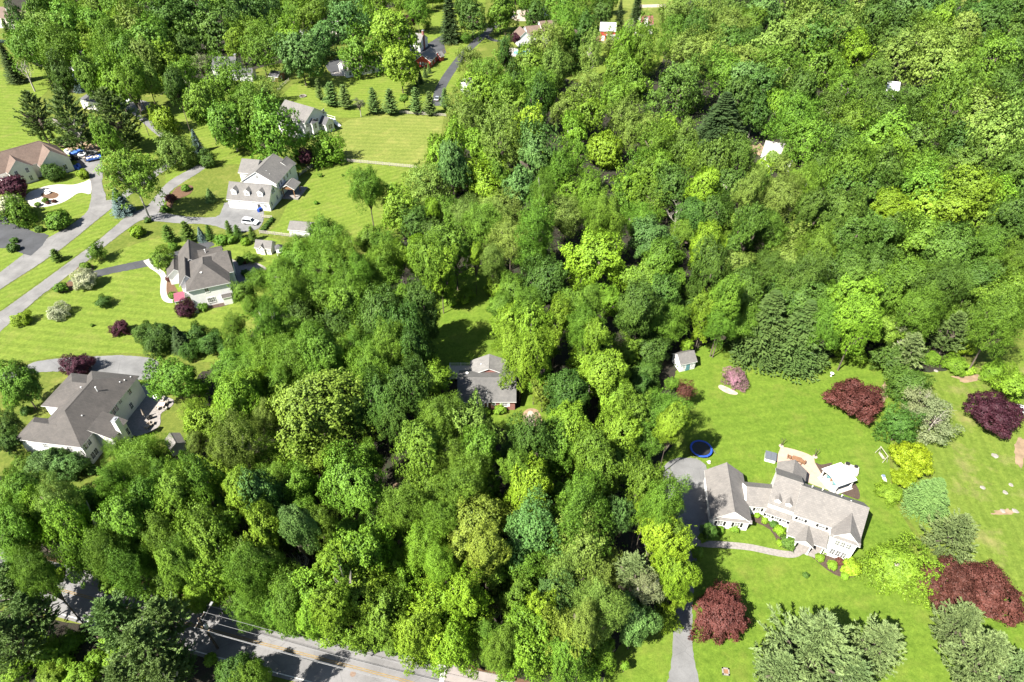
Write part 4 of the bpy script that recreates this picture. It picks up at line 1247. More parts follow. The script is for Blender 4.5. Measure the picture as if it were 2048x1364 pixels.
# low growth under the trees, uncountable
def undergrowth():
    rng = np.random.default_rng(5)
    poly = [un(u, v) for u, v in WOOD]
    P_ = np.array(poly)
    n = 26000
    x = rng.uniform(-200, 330, n)
    y = rng.uniform(38, 420, n)
    inside = np.zeros(n, bool)
    j = len(P_)-1
    for i in range(len(P_)):
        xi, yi = P_[i]
        xj, yj = P_[j]
        c = ((yi > y) != (yj > y)) & (x < (xj-xi)*(y-yi)/(yj-yi+1e-12)+xi)
        inside ^= c
        j = i
    mx, my = un(930, 640)
    bx, by = un(975, 760)
    inside &= ~((np.abs(x-mx) < 14) & (np.abs(y-my) < 24)) & ~((np.abs(x-bx-3) < 15) & (np.abs(y-by) < 14))
    x, y = x[inside], y[inside]
    k = len(x)
    m = 7
    r = rng.uniform(.4, 1.5, k)
    off = rng.normal(size=(k, m, 3))*np.array([.7, .7, .45])
    c = np.stack([x, y, r*.55+.1], 1)[:, None, :]+off*r[:, None, None]*.8
    c[..., 2] = np.abs(c[..., 2])+.05
    nn = off+np.array([0, 0, .8])+.3*rng.normal(size=(k, m, 3))
    C = c.reshape(-1, 3)
    L = rng.uniform(.4, .9, len(C))
    tint = (rng.uniform(0, 1, (k, 1))*.6+rng.uniform(0, .4, (k, m))).reshape(-1)
    me = leafmesh('undergrowth', C, nn.reshape(-1, 3), L, L*.6, rng, tint)
    o = link('undergrowth', me)
    o.material_slots[0].link = 'OBJECT'
    o.material_slots[0].material = LEAF['mg']
    o['kind'] = 'stuff'
    o['label'] = 'low green undergrowth covering the floor of the wood'
    o['category'] = 'undergrowth'
undergrowth()
# ------------------------------------------------------------------ houses
class Frame:
    """a house (root) and the local axes in which one of its blocks is measured"""
    def __init__(self, root, ox, oy, ang):
        self.root, self.ang = root, math.radians(ang)
        self.o = (ox-root.location.x, oy-root.location.y, 0)
    def put(self, mb, name, mats, parent=None, **kw):
        return mb.build(name, mats, self.root, self.o, self.ang, **kw)
    def pt(self, x, y, z):
        c, s = math.cos(self.ang), math.sin(self.ang)
        return (self.o[0]+c*x-s*y, self.o[1]+s*x+c*y, z)

def house(name, label, ox, oy, ang, cat='house'):
    r = thing(name, label, cat, (ox, oy, 0))
    return r, Frame(r, ox, oy, ang)

def sw(axis, p):
    return p if axis == 'x' else (p[1], p[0], p[2])

def gable_roof(mb, x0, x1, y0, y1, ze, rise, axis='x', ov=.4, rk=.3, th=.16):
    if axis == 'y':
        x0, x1, y0, y1 = y0, y1, x0, x1
    ym, hw = (y0+y1)/2, (y1-y0)/2
    sl = rise/hw
    X0, X1 = x0-rk, x1+rk
    zo = ze-ov*sl
    pr = [(y0-ov, zo), (ym, ze+rise), (y1+ov, zo)]
    v = []
    for X in (X0, X1):
        for (y, z) in pr:
            v.append(sw(axis, (X, y, z+th)))
        for (y, z) in pr:
            v.append(sw(axis, (X, y, z)))
    mb.add(v, [(0, 1, 7, 6), (1, 2, 8, 7)], 0)
    mb.add(v, [(3, 9, 10, 4), (4, 10, 11, 5), (0, 6, 9, 3), (2, 5, 11, 8), (0, 3, 4, 1), (1, 4, 5, 2), (6, 7, 10, 9), (7, 8, 11, 10)], 1)
    return mb

def hip_roof(mb, x0, x1, y0, y1, ze, rise, axis='x', ov=.4, th=.16, ins=1.0, only=None):
    if axis == 'y':
        x0, x1, y0, y1 = y0, y1, x0, x1
    ym, hw = (y0+y1)/2, (y1-y0)/2
    zo = ze-ov*rise/hw
    a, b = x0+hw*ins, x1-hw*ins
    if only == 'lo':
        b = x1
    if only == 'hi':
        a = x0
    X0, X1, Y0, Y1 = x0-ov, x1+ov, y0-ov, y1+ov
    v = [(X0, Y0, zo+th), (X1, Y0, zo+th), (X1, Y1, zo+th), (X0, Y1, zo+th), (a, ym, ze+rise+th), (b, ym, ze+rise+th),
         (X0, Y0, zo), (X1, Y0, zo), (X1, Y1, zo), (X0, Y1, zo)]
    v = [sw(axis, p) for p in v]
    mb.add(v, [(0, 1, 5, 4), (1, 2, 5), (2, 3, 4, 5), (3, 0, 4)], 0)
    mb.add(v, [(0, 6, 7, 1), (1, 7, 8, 2), (2, 8, 9, 3), (3, 9, 6, 0), (6, 9, 8, 7)], 1)
    return mb

def gable_wall(mb, x0, x1, y0, y1, ze, rise, axis='x', z0=0.0):
    if axis == 'y':
        x0, x1, y0, y1 = y0, y1, x0, x1
    ym = (y0+y1)/2
    v = []
    for X in (x0, x1):
        v += [sw(axis, p) for p in ((X, y0, z0), (X, y1, z0), (X, y1, ze), (X, ym, ze+rise), (X, y0, ze))]
    mb.add(v, [(0, 1, 2, 3, 4), (5, 9, 8, 7, 6), (0, 4, 9, 5), (1, 6, 7, 2), (2, 7, 8, 3), (3, 8, 9, 4), (0, 5, 6, 1)], 0)
    return mb

def wing(fr, x0, x1, y0, y1, ze, rise, axis='x', roof='gable', wall=None, roofm=None, ov=.4, rk=.3, z0=0.0, ins=1.0, only=None, caps=True):
    w_ = MB()
    if roof == 'gable':
        gable_wall(w_, x0, x1, y0, y1, ze, rise, axis, z0)
    else:
        w_.box(x0, x1, y0, y1, z0, ze)
    fr.put(w_, 'wall', wall or M_SIDE)
    r_ = MB()
    if roof == 'gable':
        gable_roof(r_, x0, x1, y0, y1, ze, rise, axis, ov, rk)
    else:
        hip_roof(r_, x0, x1, y0, y1, ze, rise, axis, ov, ins=ins, only=only)
    ro = fr.put(r_, 'roof', [roofm or M_RTAN, M_TRIM])
    if caps:
        c = MB()      # ridge cap, just proud of the shingles
        if roof == 'gable':
            a, b = (x0-rk, x1+rk) if axis == 'x' else (y0-rk, y1+rk)
            m = (y0+y1)/2 if axis == 'x' else (x0+x1)/2
        else:
            hw = ((y1-y0) if axis == 'x' else (x1-x0))/2
            a, b = (x0+hw, x1-hw) if axis == 'x' else (y0+hw, y1-hw)
            m = (y0+y1)/2 if axis == 'x' else (x0+x1)/2
        if b-a > .3:
            z = ze+rise+.13
            p = [(a, m-.16, z-.05), (a, m, z+.075), (a, m+.16, z-.05), (b, m-.16, z-.05), (b, m, z+.075), (b, m+.16, z-.05)]
            c.add([sw(axis, q) for q in p], [(0, 1, 4, 3), (1, 2, 5, 4), (0, 3, 5, 2), (0, 2, 1), (3, 4, 5)])
            cap = fr.put(c, 'ridge_cap', roofm or M_RTAN)
    return ro

def shed_roof(fr, x0, x1, y0, z0, y1, z1, roofm, th=.14, axis='x', name='porch_roof'):
    v = [sw(axis, p) for p in ((x0, y0, z0), (x1, y0, z0), (x1, y1, z1), (x0, y1, z1), (x0, y0, z0+th), (x1, y0, z0+th), (x1, y1, z1+th), (x0, y1, z1+th))]
    mb = MB().add(v, [(4, 5, 6, 7)], 0).add(v, [(3, 2, 1, 0), (0, 1, 5, 4), (1, 2, 6, 5), (2, 3, 7, 6), (3, 0, 4, 7)], 1)
    return fr.put(mb, name, [roofm, M_TRIM])

WCACHE = {}
def win(fr, x, y, n, z, w_=.95, h_=1.45, grid=(2, 2), shut=False, name='window', glass=None):
    """window in the wall plane at local (x, y), looking along local normal n; z is its sill height"""
    key = (w_, h_, grid)
    if key not in WCACHE:
        b = .09
        f = MB()
        f.box(-w_/2-b, w_/2+b, -.07, .03, -b*1.5, 0)
        f.box(-w_/2-b, w_/2+b, -.06, .03, h_, h_+b)
        f.box(-w_/2-b, -w_/2, -.055, .03, 0, h_)
        f.box(w_/2, w_/2+b, -.055, .03, 0, h_)
        f.box(-w_/2, w_/2, -.045, -.02, h_/2-.03, h_/2+.03)
        for i in range(1, grid[0]):
            q = -w_/2+w_*i/grid[0]
            f.box(q-.018, q+.018, -.038, -.018, 0, h_)
        for i in range(1, grid[1]*2):
            q = h_*i/(grid[1]*2)
            if abs(q-h_/2) > .05:
                f.box(-w_/2, w_/2, -.036, -.018, q-.015, q+.015)
        p = MB().box(-w_/2, w_/2, -.012, .02, 0, h_)
        s = MB().box(-.2, .2, -.05, .02, -.04, h_+.04)
        for q in range(int(h_/.12)):
            s.box(-.16, .16, -.062, -.045, .04+q*.12, .10+q*.12)
        WCACHE[key] = (f.mesh('window', M_TRIM), p.mesh('pane', M_GLASS), s.mesh('shutter', M_SHUT))
    f, p, s = WCACHE[key]
    a = math.atan2(n[0], -n[1])+fr.ang
    o = link(name, f, fr.root, fr.pt(x+n[0]*.012, y+n[1]*.012, z), a)
    link('pane', p, o)
    if shut:
        for sd_ in (-1, 1):
            link('shutter', s, o, (sd_*(w_/2+.09+.22), 0, 0))
    return o

def door(fr, x, y, n, w_=1.0, h_=2.1, mat=None, panels=(2, 3), name='door', z=0.08):
    mb = MB().box(-w_/2, w_/2, -.06, .02, 0, h_)
    for i in range(panels[0]):
        for j in range(panels[1]):
            a, b = -w_/2+w_*(i+.12)/panels[0], -w_/2+w_*(i+.88)/panels[0]
            c, d = h_*(j+.12)/panels[1], h_*(j+.88)/panels[1]
            mb.box(a, b, -.085, -.055, c, d)
    o = mb.build(name, mat or M_TRIM, fr.root, fr.pt(x+n[0]*.012, y+n[1]*.012, z), math.atan2(n[0], -n[1])+fr.ang)
    MB().box(w_/2-.14, w_/2-.08, -.13, -.06, .95, 1.05).build('handle', M_DARK, o)
    return o

def vent(fr, x, y, z, h=.45, r=.07, mat=None, name='roof_vent'):
    MB().tube([(0, 0, -.3), (0, 0, h)], r, 8).lathe([(r*1.7, h-.03), (r*1.7, h+.06), (.01, h+.1)], 8).build(name, mat or M_WHITEPL, fr.root, fr.pt(x, y, z))

def posts(fr, pts, z0, z1, r=.09, mat=None, name='post'):
    for (x, y) in pts:
        mb = MB().box(-r, r, -r, r, z0, z1).box(-r*1.5, r*1.5, -r*1.5, r*1.5, z0, z0+.12).box(-r*1.4, r*1.4, -r*1.4, r*1.4, z1-.1, z1)
        mb.build(name, mat or M_TRIM, fr.root, fr.pt(x, y, 0), fr.ang)

def chimney(fr, x, y, z0, z1, sx_=.9, sy_=.7, mat=None, cap=None):
    o = MB().box(-sx_/2, sx_/2, -sy_/2, sy_/2, z0, z1).build('chimney', mat or M_SIDE, fr.root, fr.pt(x, y, 0), fr.ang)
    MB().box(-sx_/2-.08, sx_/2+.08, -sy_/2-.08, sy_/2+.08, z1, z1+.12).box(-sx_*.28, sx_*.28, -sy_*.28, sy_*.28, z1+.12, z1+.3).build('chimney_cap', cap or M_GREYM, o)

def dormer(fr, x, y, z, w_, d, h_, roofm, wall=None, axis='y'):
    wing(fr, x-w_/2, x+w_/2, y, y+d, z+h_, w_*.42, 'y', 'gable', wall, roofm, .14, .14, z, caps=False)
    win(fr, x, y, (0, -1), z+.25*h_, w_*.5, h_*.62)

# --- the tan-roofed white house
g = lambda x, y: (1380+x/5.685, 880+y/5.685)
gx, gy = un(*g(240, 900), 3)
mx_, my_ = un(*g(985, 395), 8.3)
R7, G7 = house('white_house', 'large white house with tan shingle roofs, porch and attached garage wing', gx, gy, -6.6)
M7 = Frame(R7, mx_, my_, -25)
wing(G7, .35, 6.85, .35, 10.85, 3.0, 2.6, 'y')
shed_roof(G7, .0, 7.2, -.12, 2.86, .34, 3.22, M_RTAN, name='pent_roof')
wing(G7, 6.5, 12.6, 4.1, 8.9, 2.95, 1.9, 'x', rk=-.2)
for x in (1.9, 4.9):
    win(G7, x, .35, (0, -1), 1.0, .9, 1.3, shut=True)
win(G7, 9.2, 4.1, (0, -1), 1.2, .8, 1.1, shut=True)
for y in (3.0, 7.6):
    door(G7, .35, y, (-1, 0), 2.7, 2.2, M_WHITEPL, (4, 4), 'garage_door')
MB().lathe([(.16, -.02), (.16, .03)], 12).build('gable_vent', M_GREYM, R7, G7.pt(3.6, .3, 4.6))
wing(M7, .2, 4.4, -4.1, 4.0, 5.35, 2.95, 'x', rk=.25)
shed_roof(M7, .0, 4.4, -5.15, 3.15, -4.1, 3.75, M_RTAN, name='pent_roof')
for x in (1.35, 3.2):
    dormer(M7, x, -3.9, 5.35, .95, 1.7, .8, M_RTAN)
for x in (.9, 2.3, 3.6):
    win(M7, x, -4.1, (0, -1), 1.25, .75, 1.25, shut=True)
wing(M7, 4.5, 15.1, -5.1, 2.1, 6.0, 3.2, 'x', rk=.25)
wing(M7, 10.95, 15.0, -6.95, -2.0, 5.95, 2.1, 'y', rk=.3)
shed_roof(M7, 10.65, 15.3, -7.45, 5.72, -6.96, 6.1, M_RTAN, name='pent_roof')
for x in (5.8, 9.3):
    win(M7, x, -5.1, (0, -1), 4.45, .95, 1.25, shut=True)
for x in (12.1, 13.0, 13.9):
    win(M7, x, -6.95, (0, -1), 3.7, .72, 1.3)
    win(M7, x, -6.95, (0, -1), .9, .72, 1.5)
for y in (-3.5, .5):
    win(M7, 15.1, y, (1, 0), 1.0)
    win(M7, 15.1, y, (1, 0), 4.1)
shed_roof(M7, 4.2, 10.75, -7.9, 2.75, -5.1, 3.85, M_RTAN)
wing(M7, 5.9, 8.5, -8.5, -5.6, 3.0, 1.0, 'y', wall=M_TRIM, z0=2.6, ov=.25)
posts(M7, [(4.5, -7.6), (6.0, -8.3), (8.4, -8.3), (10.4, -7.6)], .1, 2.75)
MB().box(4.2, 10.7, -8.4, -5.1, 0, .14).build('porch_floor', M_FLAG, R7, M7.o, M7.ang)
door(M7, 7.2, -5.1, (0, -1), 1.1, 2.2, M_DARK)
for x in (5.3, 9.2):
    win(M7, x, -5.1, (0, -1), .7, .9, 1.5)
wing(M7, .7, 5.5, 3.6, 7.7, 3.2, 1.8, 'y', ov=.3, rk=.35)
win(M7, 5.5, 5.6, (1, 0), .8, 2.2, 1.8, (4, 2))
win(M7, 3.1, 7.7, (0, 1), .8, 2.4, 1.8, (4, 2))
for x, y, z in ((6.2, .2, 8.1), (8.0, 0.6, 7.8), (11.3, .9, 7.5), (12.6, -.5, 8.3)):
    vent(M7, x, y, z, .15)

# --- white house with the chimney
h = lambda x, y: (30+x/5.456, 690+y/5.456)
hx, hy = un(*h(685, 1125), 6)
R1, H1 = house('white_house', 'white house with dark grey hip roof and tall white chimney beside a patio', hx, hy, -8)
wing(H1, -10.4, 0, .7, 20.0, 6.0, 3.3, 'y', 'hip', roofm=M_RGREY)
wing(H1, -13.6, -6.0, .9, 6.0, 5.9, 1.9, 'x', 'hip', roofm=M_RGREY, only='lo')
wing(H1, -14.6, -6.5, 9.9, 19.0, 5.7, 2.6, 'x', 'hip', roofm=M_RGREY, only='lo')
H1.put(MB().box(-.3, 3.6, 4.4, 8.9, 0, 4.45), 'wall', M_SIDE)
shed_roof(H1, 4.05, 9.25, 4.05, 4.35, -.6, 6.42, M_RGREY, axis='y', name='roof')
shed = MB().add([(0, 4.4, 4.4), (3.6, 4.4, 4.4), (0, 4.4, 6.0), (0, 4.42, 4.4), (3.6, 4.42, 4.4), (0, 4.42, 6.0)], [(0, 1, 2), (3, 5, 4), (0, 3, 4, 1), (1, 4, 5, 2), (0, 2, 5, 3)])
H1.put(shed, 'wall', M_SIDE)
chimney(H1, 4.0, 6.7, 0, 7.4, .85, 1.2, M_TRIM, M_GREYM)
for y, z, d in ((2.1, 4.0, 1), (2.3, .9, 1), (11.3, 4.0, 1), (13.4, 4.6, 0), (16.6, 4.1, 0), (15.3, 1.1, 0)):
    for k in ((-.5, .5) if d else (0,)):
        win(H1, 0, y+k, (1, 0), z, .85, 1.5 if z != 4.6 else .8)
door(H1, 0, 10.6, (1, 0), 1.6, 2.1, M_GLASS, (2, 1), 'patio_door')
for y in (5.0, 8.2):
    win(H1, 3.6, y, (1, 0), 1.2, .9, 1.7)
for x in (-2.8, -8.0):
    win(H1, x, .7, (0, -1), 1.0)
    win(H1, x, .7, (0, -1), 4.0)
vent(H1, -3.3, 12.8, 8.0, 1.4, .09)
vent(H1, -1.4, 16.9, 6.8, .4)
vent(H1, -1.0, 17.8, 6.6, .35)
vent(H1, -2.6, 6.4, 7.6, .35)
vent(H1, -.6, 19.2, 6.3, .3)
vent(H1, -7.2, 13.2, 7.6, .9, .08)

# --- white house with the maroon awning
k_ = lambda x, y: (300+x/7.577, 470+y/7.577)
kx, ky = un(*k_(545, 855), 6)
R2, H2 = house('white_house', 'white house with many grey hip roofs and a maroon porch awning', kx, ky, 22)
wing(H2, .4, 10.2, .4, 13.5, 6.0, 3.5, 'y', 'hip', roofm=M_RGREY)
wing(H2, 4.0, 11.4, 5.2, 15.0, 5.95, 3.2, 'x', 'hip', roofm=M_RGREY, only='lo')
wing(H2, -1.6, 5.0, 12.4, 22.0, 4.6, 3.0, 'y', 'gable', roofm=M_RGREY)
wing(H2, -5.0, -1.0, 13.8, 21.0, 3.0, 1.6, 'y', 'gable', roofm=M_RGREY)
wing(H2, -1.4, 2.5, 4.6, 13.0, 5.4, 2.4, 'y', 'gable', roofm=M_RGREY)
wing(H2, 4.0, 9.6, 14.0, 17.4, 5.5, 2.0, 'x', 'gable', roofm=M_RGREY)
shed_roof(H2, -3.8, -1.2, 1.6, 2.5, 5.0, 2.9, M_PORCHRED, name='awning')
posts(H2, [(-3.6, 1.8), (-3.6, 4.6), (-2.0, 1.8)], 0, 2.6, .06)
win(H2, 4.6, .4, (0, -1), 4.3, .9, 1.2)
for x in (4.4, 5.3):
    win(H2, x, .4, (0, -1), 1.0, .8, 1.4)
win(H2, 10.2, 2.8, (1, 0), 4.1, .9, 1.5)
win(H2, 10.2, 3.0, (1, 0), .9, 1.0, 1.8)
win(H2, 11.4, 8.0, (1, 0), 4.1)
win(H2, 11.4, 11.5, (1, 0), 4.1)
door(H2, 11.4, 9.8, (1, 0), 1.6, 2.1, M_GLASS, (2, 1), 'patio_door')
wing(H2, 7.6, 9.8, -.9, .5, 2.3, .5, 'x', 'gable', roofm=M_RGREY, ov=.15, rk=.1)
door(H2, -1.4, 7.0, (-1, 0), 1.0, 2.1, M_DARK)
vent(H2, 4.4, 3.4, 8.0, .4, .16)
vent(H2, 5.6, 15.0, 7.2, .8, .08)

# --- white house with three dormers over the garage
e_ = lambda x, y: (430+x/7.577, 300+y/7.577)
ex, ey = un(*e_(165, 745), 3.2)
R3, H3 = house('white_house', 'white house with three dormers above its garage doors and grey roof', ex, ey, -9)
wing(H3, .3, 14.0, .35, 8.2, 3.25, 3.7, 'x', roofm=M_RGREY2, ov=.35)
for x in (2.5, 6.8, 11.2):
    dormer(H3, x, 1.3, 4.2, 1.7, 2.9, 1.4, M_RGREY2)
wing(H3, 2.6, 13.9, 7.2, 20.0, 6.0, 3.5, 'y', roofm=M_RGREY2)
wing(H3, -1.6, 4.0, 13.5, 21.6, 5.6, 2.6, 'x', roofm=M_RGREY2)
wing(H3, 9.0, 13.95, 18.0, 22.0, 5.8, 2.0, 'y', roofm=M_RGREY2)
door(H3, 2.6, .35, (0, -1), 2.6, 2.3, M_WHITEPL, (4, 4), 'garage_door')
door(H3, 6.6, .35, (0, -1), 4.8, 2.3, M_WHITEPL, (8, 4), 'garage_door')
door(H3, 10.4, .35, (0, -1), 1.0, 2.1, M_DARK)
win(H3, 12.6, .35, (0, -1), 1.1, .85, 1.2)
win(H3, 8.2, 7.2, (0, -1), 7.3, .7, 1.1)
for y in (9.0, 10.6, 13.0, 15.4, 17.8):
    win(H3, 13.9, y, (1, 0), 4.0, .85, 1.4)
for y in (9.2, 15.5, 18.6):
    win(H3, 13.9, y, (1, 0), 1.0, .85, 1.5)
for y in (3.8, 4.9):
    win(H3, 14.0, y, (1, 0), 4.2, .75, 1.4)
win(H3, 14.0, 5.8, (1, 0), 1.2, .8, 1.4)
win(H3, 14.0, 1.8, (1, 0), 1.2, .8, 1.2)
wing(H3, 14.3, 18.6, 9.0, 13.6, 3.4, 1.3, 'y', wall=M_CEDAR, roofm=M_RGREY2, z0=3.2, ov=.3, rk=.3)
posts(H3, [(18.3, 9.2), (18.3, 13.4), (14.6, 9.2)], .5, 3.3, .12, M_CEDAR)
H3.put(MB().box(14.1, 19.6, 8.4, 16.4, .0, .5), 'deck', M_FLAG)
vent(H3, 10.0, 10.2, 8.2, .35)
vent(H3, 11.2, 9.6, 7.5, .35)
vent(H3, 11.6, 19.0, 7.2, .35)

# --- blue-white house at the mown field
R4, H4 = house('white_house', 'tall pale house with gable end, dark canopies and white deck at the mown field', -76.42, 236.21, 58)
wing(H4, .3, 11.6, .3, 15.0, 6.0, 3.6, 'y', wall=M_SIDEB, roofm=M_RGREY2)
wing(H4, -2.5, 4.0, 7.0, 12.0, 5.6, 2.4, 'x', wall=M_SIDE, roofm=M_RGREY)
wing(H4, -1.8, 1.0, 3.0, 9.0, 2.8, 1.0, 'y', wall=M_SIDE, roofm=M_RBROWN)
wing(H4, 7.2, 11.2, -3.0, .5, 3.6, 1.9, 'y', wall=M_SIDEB, roofm=M_RDARK)
wing(H4, 2.4, 5.4, -1.1, .5, 5.2, 1.1, 'y', 'hip', wall=M_SIDEB, roofm=M_RDARK, ins=.9, ov=.25, caps=False)
for x, z in ((1.4, 3.9), (1.5, .9), (6.4, 4.0), (10.2, 6.1), (6.2, 1.0)):
    win(H4, x, .3, (0, -1), z, .9, 1.6)
win(H4, 3.9, -1.1, (0, -1), 3.0, .9, 1.7)
for x in (8.8, 9.8):
    win(H4, x, -3.0, (0, -1), 1.2, .85, 1.7)
H4.put(MB().box(11.7, 15.5, 0, 5.0, 1.9, 2.1), 'deck', M_TRIM)
posts(H4, [(15.3, .2), (15.3, 4.8), (12.0, .2)], 0, 3.0, .08)
H4.put(MB().box(11.7, 15.5, .0, .06, 2.9, 3.0).box(15.44, 15.5, 0, 5.0, 2.9, 3.0), 'deck_rail', M_TRIM)
st = MB()
for i in range(9):
    st.box(13.6, 15.2, -.3-.3*i, -.02-.3*i, 1.75-.2*i, 1.88-.2*i)
H4.put(st, 'deck_stairs', M_TRIM)

# --- brown-roofed house with the round white drive
t_ = lambda x, y: (x/8.526, 270+y/8.526)
tx, ty = un(*t_(1300, 600), 0)
R5, H5 = house('white_house', 'wide pale house with brown roof, front gables and columned entry balcony', tx, ty, 46)
wing(H5, -34, -.3, 3.5, 13.0, 5.0, 4.6, 'x', 'hip', wall=M_SIDEC, roofm=M_RBROWN)
for a, b, yy, ze in ((-9.2, -.3, .3, 4.6), (-18.4, -11.4, 1.2, 5.2), (-31.0, -24.0, .6, 5.0)):
    wing(H5, a, b, yy, 8.0, ze, (b-a)*.44, 'y', wall=M_SIDEC, roofm=M_RBROWN)
wing(H5, -22.5, -19.0, 10, 15, 4.6, 2.2, 'y', wall=M_SIDEC, roofm=M_RBROWN)
win(H5, -2.6, .3, (0, -1), 1.2, 1.1, 1.7)
for x in (-13.2, -16.4):
    win(H5, x, 1.2, (0, -1), 3.6, .9, 1.5)
    win(H5, x, 1.2, (0, -1), .8, .9, 1.6)
win(H5, -26.4, .6, (0, -1), 3.6)
win(H5, -29.0, .6, (0, -1), 1.0)
posts(H5, [(-23.2, .2), (-21.2, -.6), (-19.4, .2)], 0, 3.0, .17, name='column')
bal = [(-23.6+2.3+2.4*math.cos(t), .9+2.0*math.sin(t)) for t in [math.pi+math.pi*i/14 for i in range(15)]]+[(-18.9, 3.5), (-23.7, 3.5)]
H5.put(MB().prism(bal, 3.0, 3.25), 'balcony', M_TRIM)
for i in range(0, 15):
    x, y = bal[i]
    MB().box(-.03, .03, -.03, .03, 3.25, 4.1).build('baluster', M_TRIM, R5, H5.pt(x*.99-.2, y+.08, 0), H5.ang)
H5.put(MB().tube([(x*.99-.2, y+.08, 4.12) for x, y in bal[:15]], .06, 6), 'balcony_rail', M_TRIM)
door(H5, -21.4, 3.5, (0, -1), 1.8, 2.3, M_DARK, (2, 2))

# --- the red-brick house
r_ = lambda x, y: (890+x/7.18, 690+y/7.18)
rx, ry = un(*r_(165, 815), 3)
R6, H6 = house('brick_house', 'single-storey red-brick house with weathered grey roof among the trees', rx, ry, 0)
wing(H6, .35, 12.45, .4, 9.5, 2.95, 2.35, 'x', wall=M_BRICK, roofm=M_RRANCHD)
wing(H6, 2.7, 10.8, 8.4, 12.7, 2.95, 1.9, 'y', wall=M_BRICK, roofm=M_RRANCH)
for x, w_ in ((.75, .5), (1.65, 1.1), (2.5, .5)):
    win(H6, x, .4, (0, -1), .9, w_, 1.5)
win(H6, 7.9, .4, (0, -1), 1.7, .7, .7)
o = win(H6, 10.3, .4, (0, -1), 1.2, 1.0, 1.1)
for sd_ in (-1, 1):
    MB().box(-.22, .22, -.05, .02, -.03, 1.13).build('shutter', M_TRIM, o, (sd_*.85, 0, 0))
posts(H6, [(4.5, .0), (6.6, .0)], 0, 2.75, .12)
door(H6, 5.5, .4, (0, -1), 1.0, 2.1, M_TRIM)
H6.put(MB().box(4.3, 6.8, -.3, .4, 0, .2), 'step', M_CONC)
H6.put(MB().box(-2.6, 2.6, 9.6, 14.0, .3, .45), 'deck', M_WOOD)
rl = MB()
for p, q in (((-2.5, 13.9), (2.5, 13.9)), ((-2.5, 9.8), (-2.5, 13.9))):
    rl.tube([(p[0], p[1], 1.3), (q[0], q[1], 1.3)], .05, 4).tube([(p[0], p[1], .75), (q[0], q[1], .75)], .04, 4)
H6.put(rl, 'deck_rail', M_TRIM)
posts(H6, [(-2.5, 9.8), (-2.5, 11.9), (-2.5, 13.9), (0, 13.9), (2.5, 13.9)], 0, 1.4, .05)
vent(H6, 1.9, 7.5, 3.9, .4, .2)
vent(H6, 4.9, 10.4, 4.0, .3)
vent(H6, 6.4, 1.8, 3.7, .3)

# --- other houses, barns and sheds, measured from the two ends of the ridge
def quick(name, label, r0, r1, zr, hw, ze, wall, roofm, cat='house', ext=.0, roof='gable', ov=.35, wins=True, group=None, dr=False):
    x0, y0 = un(*r0, zr)
    x1, y1 = un(*r1, zr)
    L = math.hypot(x1-x0, y1-y0)
    a = math.degrees(math.atan2(y1-y0, x1-x0))
    root, fr = house(name, label, x0, y0, a, cat)
    wing(fr, 0, L+ext, -hw, hw, ze, zr-ze, 'x', roof, wall, roofm, ov)
    if wins:
        k = max(1, int((L+ext)/3.2))
        for i in range(k):
            x = (L+ext)*(i+.5)/k
            win(fr, x, -hw, (0, -1), .9, min(.95, hw*.4), min(1.4, ze-1.3))
            if ze > 5:
                win(fr, x, -hw, (0, -1), 3.7, .95, 1.4)
        win(fr, L+ext, 0, (1, 0), .9, .8, min(1.4, ze-1.2))
        win(fr, 0, 0, (-1, 0), .9, .8, min(1.4, ze-1.2))
    if dr:
        door(fr, (L+ext)*.3, -hw, (0, -1), min(1.2, L*.3), min(2.0, ze-.2), M_WOOD)
    return root, fr, L+ext

q, f_, L = quick('house', 'far pale house with slate-grey roof and stone chimney', (427, 114), (471, 114), 8.5, 5, 5.4, M_SIDEB, M_RDARK)
chimney(f_, L, 0, 0, 9.6, .8, 1.3, M_STONE)
wing(f_, L+2, L+7.5, -6.2, -.5, 3.0, 1.6, 'x', wall=M_SIDEB, roofm=M_RDARK)
quick('garden_shed', 'dark-roofed brown shed near the slate-grey far house', (543, 141), (560, 143), 3.8, 2.6, 2.3, M_CEDAR, M_RDARK, 'shed', dr=True)
quick('house', 'far house with dark brown roof behind the three pines', (172, 174), (196, 178), 7, 5, 3.8, M_SIDEC, M_RDARK, roof='hip', ext=4)
q, f_, L = quick('house', 'far pale house half hidden behind the locust trees', (128, 95), (165, 101), 8, 5, 5.2, M_SIDE, M_RGREY2)
q, f_, L = quick('house', 'far brown-roofed corner house with a white chimney', (-25, 12), (14, 15), 8.5, 7, 5, M_SIDEC, M_RBROWN, roof='hip', ext=8)
chimney(f_, L*.75, -3, 4, 9.2, 1.0, 1.0, M_TRIM)
quick('house', 'long low white house behind the tall maple pair', (682, 124), (760, 110), 5.6, 4.8, 3.1, M_SIDE, M_RGREY2)
q, f_, L = quick('house', 'pale house with grey roof and brick chimney near the red outbuildings', (814, 65), (846, 68), 7, 5, 3.8, M_SIDE, M_RRANCH)
chimney(f_, L, 0, 0, 8.6, .9, 1.3, M_BRICK)
wing(f_, -1.5, 4.0, -9.5, -4, 2.8, 1.7, 'x', wall=M_SIDE, roofm=M_RRANCH)
q, f_, L = quick('red_barn', 'larger red outbuilding with grey roof and white trim', (844.6, 110.6), (861.7, 94), 5.4, 3.6, 2.9, M_SIDER, M_RRANCH, 'barn')
for y in (-1.3, 1.3):
    win(f_, 0, y, (-1, 0), 1.4, .6, .7)
q, f_, L = quick('red_shed', 'small red shed beside the larger red outbuilding', (875, 105), (882, 102.5), 3.9, 1.7, 2.4, M_SIDER, M_RRANCH, 'shed', wins=False)
win(f_, 0, 0, (-1, 0), 1.3, .6, .7)
